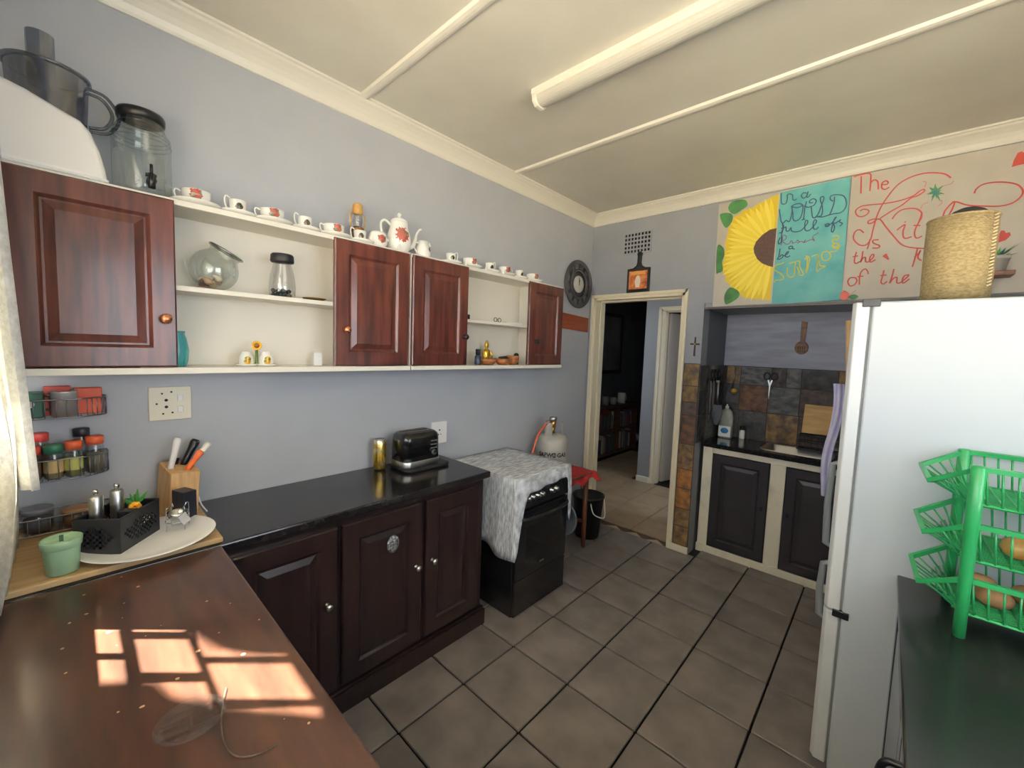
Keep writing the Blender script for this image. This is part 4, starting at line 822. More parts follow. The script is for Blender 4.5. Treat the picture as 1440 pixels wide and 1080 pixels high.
# knife block
t = thing('knife_block', 'light wooden knife block with white, black and orange handles against the left wall', 'knife block', (.11, .26, ZP))
kb = [Vector(p) for p in ((.055,.205,ZP),(.175,.225,ZP),(.160,.315,ZP),(.040,.295,ZP))]; lean = Vector((-.022, .014, .165)); slope = [.012, -.012, -.020, .004]
tp = [k+lean+Vector((0,0,s)) for k, s in zip(kb, slope)]
b = MB(); b.add(kb+tp, [(0,3,2,1),(4,5,6,7),(0,1,5,4),(1,2,6,5),(2,3,7,6),(3,0,4,7)]); blk = b.build('block', mat('beech_block', (208, 172, 122), 0.45, c2=(186, 146, 96), scale=6, stretch=(10,10,1)), t, bev=0.003)
tc = sum(tp, Vector())/4
for (o, d, L_, r, cc, nm) in (((.012,-.030,-.004),(-.05,.22,.97),.110,.0085,(232,232,234),'white_handle'),((-.020,.012,-.006),(-.10,.42,.9),.100,.010,(30,30,34),'black_handle'),((.030,.020,-.006),(.05,.55,.83),.070,.0085,(238,118,60),'orange_handle'),((.005,.026,-.006),(-.02,.62,.78),.100,.008,(236,232,220),'cream_handle'),((-.028,-.012,-.004),(-.1,.1,.97),.03,.009,(40,38,40),'black_handle')):
    d = Vector(d).normalized(); o = tc+Vector(o); b = MB(); pts = [o-d*.01, o+d*L_*.2, o+d*L_*.6, o+d*L_*.98, o+d*L_*1.08]; b.tube(pts, [r*1.1, r*1.15, r*1.25, r*1.6, r*1.15], 10); b.build(nm, mat(nm, cc, 0.35), t)

# ------------------------------------------------------------------ wire racks of jars on the left wall
M_wire = mat('rack_wire', (150, 150, 152), 0.3, 0.9)
racks = ((1.285, 1.345, 'upper'), (1.083, 1.150, 'middle'), (0.915, 0.965, 'lower'))
y0r, y1r, dr = -.205, .088, .100
for z0, z1, w in racks:
    t = thing('wire_rack', '%s wire spice rack on the left wall beside the curtain' % w, 'rack', (0.05, -.06, z0))
    out = lambda d: [(0.003, y1r-.006+d), (dr*.55, y1r-.008+d), (dr*.9, y1r-.05+d), (dr, y1r-.09), (dr, y0r)]
    for z, nm in ((z0, 'bottom_wire'), (z1, 'rim_wire')):
        b = MB(); pts = smooth_path([(x, y, z) for x, y in out(0)], 5); b.tube(pts, .0022, 6); b.tube([(0.003, y1r-.006, z), (0.003, y0r, z)], .0022, 6); b.build(nm, M_wire, t)
    pts = smooth_path([(x, y, 0) for x, y in out(0)], 5); acc = 0; last = pts[0]; nxt = .012
    for p, q in zip(pts, pts[1:]):
        L_ = (q-p).length
        while nxt <= acc+L_:
            m = p+(q-p)*((nxt-acc)/L_); b = MB(); b.cyl((m.x, m.y, z0), (m.x, m.y, z1), .0014, n=5); b.build('upright', M_wire, t); nxt += .024 if m.x > .09 else .014
        acc += L_
    b = MB()
    for k in range(9): yy = y0r+.01+k*.031; b.cyl((0.003, yy, z0), (dr if yy < 0 else dr*.93, yy, z0), .0014, n=5)
    stuff(b.build('shelf_wires', M_wire, t))
def spice(x, y, z, r, h, lid, glassm, fill, label, name='spice_jar', cat='jar', group=None, lh=.026, label_c=None):
    t = thing(name, label, cat, (x, y, z), group); c0 = (x, y, z)
    b = MB(); b.lathe([(0,0),(r*.9,0),(r,.004),(r,h*.9),(r*.85,h)], c0, 18); b.build('body', glassm, t)
    if fill:
        b = MB(); b.lathe([(0,.003),(r*.86,.003),(r*.88,h*.70),(0,h*.70)], c0, 16); b.build('contents', mat('fill_%d_%d_%d' % fill, fill, 0.8), t)
    b = MB(); b.lathe([(r*.8,h*.98),(r*1.0,h*.985),(r*1.02,h+lh*.9),(r*.9,h+lh),(0,h+lh)], c0, 18); b.build('lid', mat('lid_%d_%d_%d' % lid, lid, 0.4), t)
    if label_c:
        b = MB(); b.lathe([(r*1.01,h*.25),(r*1.012,h*.26),(r*1.012,h*.7),(r*1.01,h*.71)], c0, 18); b.build('paper_label', mat('label_%d_%d_%d' % label_c, label_c, 0.6), t)
    return t
zr = racks[1][0]+.0024
OR = (226, 104, 66); RD = (214, 84, 76); GN = (58, 122, 96)
spice(.060, .050, zr, .023, .100, OR, M_gj, (120, 112, 96), 'spice jar with orange lid at the right end of the middle wire rack')
spice(.072, .000, zr, .022, .092, OR, M_gj, (168, 164, 104), 'spice jar with orange lid and yellow-green label on the middle wire rack', label_c=(196, 196, 108))
spice(.074, -.045, zr, .023, .086, GN, M_gj, (176, 160, 120), 'spice jar with green lid on the middle wire rack', label_c=(206, 176, 120))
spice(.076, -.094, zr, .024, .086, RD, M_gj, (160, 128, 104), 'spice jar with pinkish red lid on the middle wire rack, next to the curtain')
spice(.024, .020, zr, .021, .125, (48, 48, 56), M_gj, None, 'taller jar with black lid at the back of the middle wire rack')
spice(.026, -.075, zr, .022, .120, RD, M_gj, (140, 80, 60), 'taller jar with red lid at the back of the middle wire rack')
zr = racks[2][0]+.0024
spice(.062, .000, zr, .034, .042, (176, 132, 100), M_gj, (150, 110, 84), 'low glass jar with brown contents at the right end of the lower wire rack', lh=.014)
spice(.060, -.085, zr, .036, .060, (120, 124, 136), M_gj, (100, 104, 120), 'round glass jar with grey lid in the lower wire rack near the curtain', lh=.016)
zr = racks[0][0]+.0024
t = thing('steel_mug', 'shiny steel mug in the upper wire rack', 'mug', (.064, -.015, zr)); c0 = (.064, -.015, zr)
b = MB(); b.lathe([(0,.003),(.028,.003),(.031,0),(.031,.078),(.033,.082),(.031,.083),(.029,.078),(.029,.006),(0,.006)], c0, 26); b.build('cup', mat('satin_steel', (206, 206, 206), 0.42, 0.55), t)
b = MB(); b.tube(smooth_path([(c0[0]-.012, c0[1]-.027, zr+.066), (c0[0]-.022, c0[1]-.050, zr+.064), (c0[0]-.022, c0[1]-.051, zr+.028), (c0[0]-.012, c0[1]-.027, zr+.020)], 4), .004, 7); b.build('handle', M_steel, t)
for x, y, z, w, d, h, cc, lb_ in ((.026, .040, zr, .020, .034, .088, (222, 92, 58), 'orange-red spice packet at the right of the upper wire rack'), (.026, -.030, zr, .018, .030, .096, (196, 78, 64), 'red spice packet behind the steel mug in the upper wire rack')):
    b = MB(); b.obox((x, y, z+h/2), (w*.8, 0, 0), (0, d, 0), (0, 0, h/2)); tag(b.build('spice_packet', mat('pk_%d_%d_%d' % cc, cc, 0.45), bev=0.003), lb_, 'packet')
t = thing('green_tin', 'dark green tin with white oval label in the upper wire rack by the curtain', 'tin', (.05, -.115, zr))
b = MB(); b.box(.014, .086, -.165, -.060, zr, zr+.080); b.build('tin_body', mat('tin_green', (52, 96, 78), 0.4), t, bev=0.004)
b = MB(); b.lathe([(0,0),(.020,0),(.020,.001),(0,.0012)], (.086, -.098, zr+.045), 24, (1,0,0), True, .7, 1.0); b.build('oval_label', M_whitep, t)
# lace curtain gathered at the left of the window
M_cur = lace('curtain_lace', (244, 242, 232), 0.10, 160, 0.5); M_cur2 = lace('curtain_cotton', (238, 240, 244), 0.1, 200, 0.4)
def curt(u, v):     # v 0 top .. 1 bottom
    z = 2.36-(2.36-.908)*v; w0 = .13; w1 = .61+.012*math.sin(v*30); x = w0+(w1-w0)*u
    wave = .020*math.sin(u*26+1.3*math.sin(v*3))
    pull = .030*max(0, math.sin(max(0, v-.55)*math.pi/.45))
    return (x, -.142+wave+pull*(u*.8+.2), z)
b = MB(); b.grid(curt, 44, 30); o = b.build('lace_curtain', M_cur, solid=0.0012); tag(o, 'cream lace curtain hanging beside the wire racks at the left edge', 'curtain')
def curt2(u, v):
    z = 2.36-(2.36-1.14)*v-.05*(1-u)*v; x = .10+.34*u*(1-.08*v); return (x, -.108+.016*math.sin(u*20+2)-.045*(1-v)*.6+.03*v*u, z)
b = MB(); b.grid(curt2, 40, 22); o = b.build('tie_back_curtain', M_cur2, solid=0.0012); tag(o, 'shorter white striped curtain hanging in front of the lace curtain', 'curtain')
b = MB(); b.cyl((.06, -.165, 2.385), (3.25, -.165, 2.385), .011, n=12); b.ball((.05, -.165, 2.385), .018); tag(b.build('curtain_rail', M_trim), 'cream curtain rail above the window', 'rail')
# clear dish and cord on the counter
t = thing('glass_dish', 'clear glass dish lying in the sunlit patch of the brown counter', 'dish', (1.185, .115, .888))
b = MB(); b.lathe([(0,.001),(.036,.001),(.040,0),(.050,.006),(.0515,.0072),(.049,.0072),(.039,.003),(0,.003)], (1.20, .125, .888), 40); b.build('dish', glass('dish_glass', refl=0.02, clear=0.97, edge=0.25), t)
b = MB(); b.tube(smooth_path([(1.16,.185,.8897),(1.22,.165,.8897),(1.285,.155,.8897),(1.325,.162,.8897),(1.345,.185,.8897),(1.35,.215,.8897)], 6), .0016, 6); tag(b.build('clear_cord', mat('clear_cord', (110, 96, 84), 0.2, clear=0.5)), 'thin pale cord curving over the brown counter past the glass dish', 'cord')

# ------------------------------------------------------------------ gas bottle on its stool, bin
t = thing('stool', 'brown wooden stool with red cloth between the stove and the doorway', 'stool', (.25, 2.5, 0))
M_stl = mat('stool_wood', (112, 66, 44), 0.45, c2=(88, 50, 34), scale=6, stretch=(5,5,1))
b = MB(); b.box(.07, .41, 2.31, 2.76, .595, .622); b.build('seat', M_stl, t, bev=0.004)
for x in (.10, .365):
    for y in (2.34, 2.73): b = MB(); b.cyl((x, y, 0), (x, y, .60), .016, .022, n=10); b.build('leg', M_stl, t)
b = MB(); b.box(.085, .38, 2.33, 2.345, .20, .225); b.box(.085, .38, 2.722, 2.737, .20, .225); b.build('stretcher', M_stl, t, bev=0.002)
b = MB(); b.grid(lambda u, v: (.06+.38*u+(.03 if v > .95 else 0)*u, 2.30+.48*v, .6245+.002*math.sin(u*20)*math.sin(v*17)-(.045*max(0, (u-.88)/.12)**1.0)*(1+.5*math.sin(v*14))), 26, 24); o = b.build('red_cloth', mat('red_cotton', (156, 30, 34), 0.85, bump=0.2, bscale=40), solid=0.002); tag(o, 'red cloth covering the stool under the gas bottle', 'cloth')
M_gas = mat('gas_bottle_grey', (176, 174, 166), 0.4, c2=(160, 156, 148), scale=6, bump=0.04)
zg = .6265; gc = Vector((.205, 2.48, zg))
t = thing('gas_bottle', 'pale grey gas bottle with orange hose standing on the stool by the doorway', 'gas bottle', gc)
b = MB(); b.lathe([(.095,0),(.098,.0),(.098,.03),(.119,.05),(.121,.07),(.121,.235),(.116,.265),(.098,.290),(.062,.305),(.03,.308),(0,.308)], gc, 36); b.build('cylinder', M_gas, t)
for k in range(3):
    a0 = .3+k*2.094; b = MB(); ang = [a0+i*.2 for i in range(5)]
    b.add([gc+Vector((r*math.cos(a), r*math.sin(a), z)) for z in (.298, .395) for r in (.072, .078) for a in ang], [(i, i+1, i+11, i+10) for i in range(4)]+[(i+5, i+6, i+16, i+15) for i in range(4)]+[(10+i, 11+i, 16+i, 15+i) for i in range(4)]+[(0, 5, 15, 10), (4, 9, 19, 14)]); b.build('collar_guard', M_gas, t)
b = MB(); b.cyl(gc+Vector((0,0,.305)), gc+Vector((0,0,.36)), .016); b.cyl(gc+Vector((0,0,.355)), gc+Vector((0,0,.40)), .022); b.cyl(gc+Vector((-.0,.0,.38)), gc+Vector((.0,-.05,.385)), .012); b.build('valve', M_brass, t)
b = MB(); b.lathe([(.010,.40),(.030,.404),(.030,.425),(.022,.432),(0,.433)], gc, 18); b.build('regulator', M_steel, t)
b = MB(); b.tube(smooth_path([gc+Vector((0,-.045,.385)), gc+Vector((.0,-.11,.375)), gc+Vector((.0,-.185,.30)), gc+Vector((.0,-.235,.19)), gc+Vector((-.03,-.262,.09)), gc+Vector((-.08,-.27,-.1))], 5), .0085, 8); b.build('hose', mat('orange_hose', (200, 98, 66), 0.45), t)
# stencilled lettering wrapped round the bottle
M_ink = mat('black_ink', (26, 26, 28), 0.6)
def text_mesh(s, size):
    cu = bpy.data.curves.new('txt', 'FONT'); cu.body = s; cu.size = size; cu.align_x = 'CENTER'; cu.offset = size*.035; ob = bpy.data.objects.new('txt', cu); COL.objects.link(ob)
    dg = bpy.context.evaluated_depsgraph_get(); me = ob.evaluated_get(dg).to_mesh(); vs = [tuple(v.co) for v in me.vertices]; fs = [tuple(p.vertices) for p in me.polygons]; ob.evaluated_get(dg).to_mesh_clear(); bpy.data.objects.remove(ob); return vs, fs
vs, fs = text_mesh('SAFW   GAS', .042); fa = math.atan2(-2.48, 1.845)+.05
def wrap(p): a = fa+p[0]/.1216; return gc+Vector((.1216*math.cos(a), .1216*math.sin(a), .150+p[1]))
b = MB(); b.add([wrap(p) for p in vs], fs); b.lathe; b.build('lettering', M_ink, t, norm=False)
b = MB(); a0 = fa; rng = [(.016*math.cos(k*.5236), .019*math.sin(k*.5236)) for k in range(12)]; inn = [(x*.62, y*.62) for x, y in rng]
b.add([wrap((x+.012, y+.014)) for x, y in rng+inn], [(k, (k+1) % 12, 12+(k+1) % 12, 12+k) for k in range(12)]); b.add([wrap((.012+x, .014+y)) for x, y in ((-.003,-.017),(.003,-.017),(.003,.017),(-.003,.017))], [(0,1,2,3)]); b.build('emblem', M_ink, t, norm=False)
t = thing('grey_basin', 'round grey enamel basin hanging on edge beside the stove', 'basin', (.50, 2.20, .30))
b = MB(); b.lathe([(0,.02),(.08,.018),(.105,.002),(.118,0),(.120,.003),(.106,.008),(.084,.024),(0,.026)], (.525, 2.188, .46), 32, (0, 1, 0)); b.build('pan', mat('grey_enamel', (96, 98, 102), 0.35), t)
b = MB(); b.cyl((.525, 2.171, .565), (.525, 2.20, .565), .006); b.build('hook', M_steel, t)
t = thing('waste_bin', 'black waste bin with wire handle beside the doorway', 'bin', (.27, 2.935, 0)); c0 = (.27, 2.935, 0)
b = MB(); b.lathe([(0,.004),(.095,.004),(.10,0),(.128,.345),(.134,.350),(.134,.362),(.128,.362),(.096,.02),(0,.018)], c0, 30); b.build('bucket', M_black, t)
b = MB(); b.tube(smooth_path([(.345,2.842,.345),(.372,2.85,.25),(.402,2.90,.21),(.42,2.95,.205),(.39,3.0,.27),(.36,3.03,.345)], 5), .0045, 7); b.build('wire_handle', M_whitep, t)

# ------------------------------------------------------------------ recess: what stands and hangs above the sink
zk = .886
t = thing('washing_up_bottle', 'clear dish-soap bottle with blue and white label in the left corner of the recess', 'bottle', (1.085, 3.70, zk)); c0 = Vector((1.085, 3.70, zk))
b = rr_loft(MB(), [(.048,.030,.02,zk),(.052,.032,.022,zk+.01),(.052,.032,.022,zk+.17),(.042,.026,.018,zk+.22),(.016,.014,.010,zk+.245)], c0.x, c0.y); b.build('body', mat('soap_plastic', (200, 202, 190), 0.2, clear=0.45), t)
b = MB(); b.box(c0.x-.046, c0.x+.046, c0.y-.0335, c0.y-.032, zk+.012, zk+.10); lb2 = b.build('label', M_whitep, t); b = MB(); b.lathe([(0,0),(.030,0),(.030,.0006),(0,.001)], (c0.x, c0.y-.0336, zk+.062), 20, (0,-1,0), True, 1, .8); b.build('label_oval', mat('label_blue', (60, 140, 190), 0.4), lb2)
b = MB(); b.cyl((c0.x, c0.y, zk+.242), (c0.x, c0.y, zk+.265), .014); b.cyl((c0.x, c0.y, zk+.265), (c0.x, c0.y, zk+.28), .006); b.build('cap', M_whitep, t)
t = thing('salt_cellar', 'small white bottle with black cap next to the soap bottle', 'bottle', (1.195, 3.765, zk)); c0 = (1.195, 3.765, zk)
b = MB(); b.lathe([(0,0),(.019,0),(.021,.003),(.021,.062),(.014,.075)], c0, 18); b.build('body', M_whitep, t); b = MB(); b.lathe([(.014,.073),(.018,.075),(.018,.102),(0,.104)], c0, 16); b.build('cap', M_black, t)
b = MB(); b.obox((1.70, 3.772, 1.114), (.100, 0, .0), (0, .032, .105), (0, .008, -.0025)); tag(b.build('chopping_board', mat('bamboo', (204, 166, 104), 0.5, c2=(184, 144, 84), scale=6, stretch=(1,5,5)), bev=0.003), 'square bamboo chopping board leaning on the tiles above the drying rack', 'board')
t = thing('dish_rack', 'black dish rack against the tiles behind the sink', 'rack', (1.72, 3.74, zk))
b = MB(); b.box(1.58, 1.88, 3.69, 3.81, zk, zk+.012); b.build('tray', M_black, t, bev=0.003)
for z in (.06, .105): b = MB(); b.tube([(1.585, 3.695, zk+z), (1.875, 3.695, zk+z), (1.875, 3.805, zk+z), (1.585, 3.805, zk+z)], .003, 6, True); b.build('wire_rail', M_black, t)
for k in range(8): b = MB(); b.cyl((1.59+k*.04, 3.695, zk+.01), (1.59+k*.04, 3.695, zk+.106), .002, n=6); b.build('upright', M_black, t)
for x in (1.585, 1.875): b = MB(); b.cyl((x, 3.805, zk+.01), (x, 3.805, zk+.106), .002, n=6); b.build('upright', M_black, t)
t = thing('scissors', 'scissors with black handles hanging on the recess tiles', 'scissors', (1.36, 3.80, 1.24))
for s in (-1, 1):
    b = MB(); b.tube([(1.357+s*.024+.022*math.cos(a*.5236), 3.800, 1.415+.028*math.sin(a*.5236)) for a in range(12)], .006, 7, True); b.build('handle', M_black, t)
    b = MB(); b.prism([(1.357+s*.020, 1.392), (1.357+s*.008, 1.385), (1.357-s*.005, 1.345), (1.355-s*.003, 1.225), (1.357+s*.004, 1.335)], lambda u, v, w: (u, w, v), 3.799+s*.0015, 3.8015+s*.0015); b.build('blade', M_steel, t)
b = MB(); b.cyl((1.357, 3.83, 1.435), (1.357, 3.793, 1.435), .004); b.build('hook', M_black, t)
t = thing('carved_spoon', 'carved wooden serving spoon hanging on the recess wall', 'spoon', (1.545, 3.82, 1.60))
M_spn = mat('spoon_wood', (140, 96, 58), 0.5, c2=(96, 62, 38), scale=14, stretch=(1,1,3))
b = MB(); b.prism([(1.530, 1.685), (1.560, 1.685), (1.568, 1.845), (1.530, 1.850)], XZ, 3.818, 3.829); b.build('stem', M_spn, t, bev=0.003)
b = MB(); b.lathe([(0,-.004),(.030,-.001),(.042,.006),(.044,.009),(.038,.010),(0,.010)], (1.542, 3.829, 1.648), 24, (0,-1,0), True, 1, 1.15); b.build('bowl', M_spn, t)
for k in range(4): b = MB(); b.box(1.520+k*.013, 1.526+k*.013, 3.8165, 3.820, 1.612, 1.66); b.build('slot', mat('slot_dark', (60, 40, 28), 0.7), t)
t = thing('knife_rail', 'magnetic rail on the recess side wall', 'rail', (1.02, 3.6, 1.33)); b = MB(); b.box(1.012, 1.024, 3.40, 3.80, 1.345, 1.38); b.build('bar', M_black, t)
for k, (y, L_, w) in enumerate(((3.45, .30, .022), (3.53, .27, .026), (3.62, .22, .020))):
    t = thing('kitchen_knife', '%s kitchen knife hanging from the rail in the recess corner' % ('first', 'second', 'third')[k], 'knife', (1.03, y, 1.36-L_), 'knives on the rail')
    b = MB(); b.prism([(y-w, 1.36), (y+w*.4, 1.36), (y+w*.4, 1.36-L_*.5), (y-w*.2, 1.36-L_), (y-w, 1.36-L_*.6)], YZ, 1.0245, 1.0265); b.build('blade', M_steel, t)
    b = MB(); b.tube([(1.0275, y-w*.3, 1.35), (1.0275, y-w*.3, 1.41), (1.0275, y-w*.3, 1.455)], [.008, .010, .008], 8); b.build('handle', M_black, t)
t = thing('fish_slice', 'black slotted turner hanging low in the recess corner', 'turner', (1.05, 3.50, 1.0)); b = MB(); b.prism([(1.016, 1.17), (1.084, 1.17), (1.094, 1.10), (1.065, 1.005), (1.040, 1.005), (1.010, 1.10)], XZ, 3.540, 3.544); b.build('blade', mat('dull_steel', (100, 102, 106), 0.35, 0.8), t, bev=0.001)
b = MB(); b.cyl((1.05, 3.542, 1.165), (1.05, 3.542, 1.365), .006); b.box(1.024, 1.056, 3.536, 3.548, 1.352, 1.366); b.build('handle', M_steel, t)
t = thing('steel_ladle', 'steel ladle with yellow bowl hanging behind the knives', 'ladle', (1.10, 3.80, 1.26)); b = MB(); b.cyl((1.085, 3.806, 1.30), (1.10, 3.81, 1.47), .005); b.build('stem', M_steel, t); b = MB(); b.ball((1.105, 3.789, 1.275), .026, sz=.8); b.build('bowl', mat('yellow_bowl', (190, 150, 60), 0.35), t)
# broom pole and cloth behind the fridge
t = thing('broom', 'pale wooden broom pole standing behind the fridge door edge', 'broom', (1.86, 2.56, 0)); b = MB(); b.cyl((2.02, 2.52, .06), (1.893, 2.50, 1.75), .0115, n=12); b.build('pole', M_ply, t); b = MB(); b.box(1.96, 2.22, 2.495, 2.55, 0, .06); b.build('brush_head', M_stl, t, bev=0.004)
def tow(u, v): return (1.862+.036*u+.010*math.sin(v*7)-.014*v, 2.475+.010*math.sin(u*9+v*3)+.012*u, 1.45-.55*v)
b = MB(); b.grid(tow, 12, 20); o = b.build('tea_towel', mat('lilac_cotton', (186, 180, 214), 0.85, c2=(206, 202, 226), scale=12, bump=0.2), solid=0.006); tag(o, 'lilac tea towel hanging on the broom pole behind the fridge', 'towel')

# ------------------------------------------------------------------ back wall: vent, picture, cross
M_hole = mat('vent_dark', (16, 16, 17), 0.9)
t = thing('air_vent', 'square-holed air vent high on the back wall above the doorway', 'vent', (.43, YB, 2.39))
b = MB(); b.box(.322, .548, YB-.004, YB-.001, 2.396, 2.556); b.build('backing', M_hole, t)
x0, x1, z0, z1 = .318, .552, 2.392, 2.560
b = MB()
for k in range(9): x = x0+(x1-x0)*k/8; b.box(x-.0055, x+.0055, YB-.009, YB-.0035, z0-.005, z1+.005)
for k in range(6): z = z0+(z1-z0)*k/5; b.box(x0, x1, YB-.0088, YB-.0034, z-.006, z+.006)
b.build('grille', M_wallb, t)
t = thing('picture_board', 'black paddle-shaped board with a small orange picture standing on the door frame', 'picture', (.466, YB-.02, 2.0665))
pb = [(.368, 2.0665), (.566, 2.0665), (.566, 2.262), (.520, 2.266), (.492, 2.285), (.484, 2.31), (.486, 2.36), (.492, 2.38), (.480, 2.396), (.456, 2.396), (.446, 2.38), (.452, 2.36), (.452, 2.31), (.444, 2.285), (.416, 2.266), (.368, 2.262)]
b = MB(); b.prism(pb, XZ, YB-.022, YB-.006); b.build('board', M_black, t, bev=0.003)
M_pic = mat('painted_scene', (150, 62, 40), 0.5, c2=(206, 134, 70), scale=22)
b = MB(); b.box(.388, .546, YB-.0245, YB-.0215, 2.092, 2.240); pp = b.build('print', M_pic, t)
b = MB(); b.prism([(.450, 2.105), (.482, 2.105), (.492, 2.15), (.485, 2.19), (.468, 2.205), (.450, 2.19), (.440, 2.15)], XZ, YB-.0252, YB-.0245); b.build('pale_shape', mat('pale_print', (226, 214, 200), 0.5), pp)
b = MB(); b.prism([(.40, 2.21), (.535, 2.21), (.52, 2.235), (.41, 2.235)], XZ, YB-.0251, YB-.0245); b.build('amber_shape', mat('amber_print', (212, 150, 70), 0.5), pp)
t = thing('wall_cross', 'small dark cross with gilt centre on the wall above the stone column', 'cross', (.952, YB, 1.555))
for pts in (((.945, 1.555), (.959, 1.555), (.956, 1.70), (.948, 1.70)), ((.918, 1.640), (.986, 1.640), (.986, 1.652), (.918, 1.652))): b = MB(); b.prism(pts, XZ, YB-.010, YB-.001); b.build('bar', mat('cross_bronze', (70, 60, 44), 0.4, 0.6), t, bev=0.002)
b = MB(); b.ball((.952, YB-.010, 1.646), .007); b.build('centre', M_brass, t)
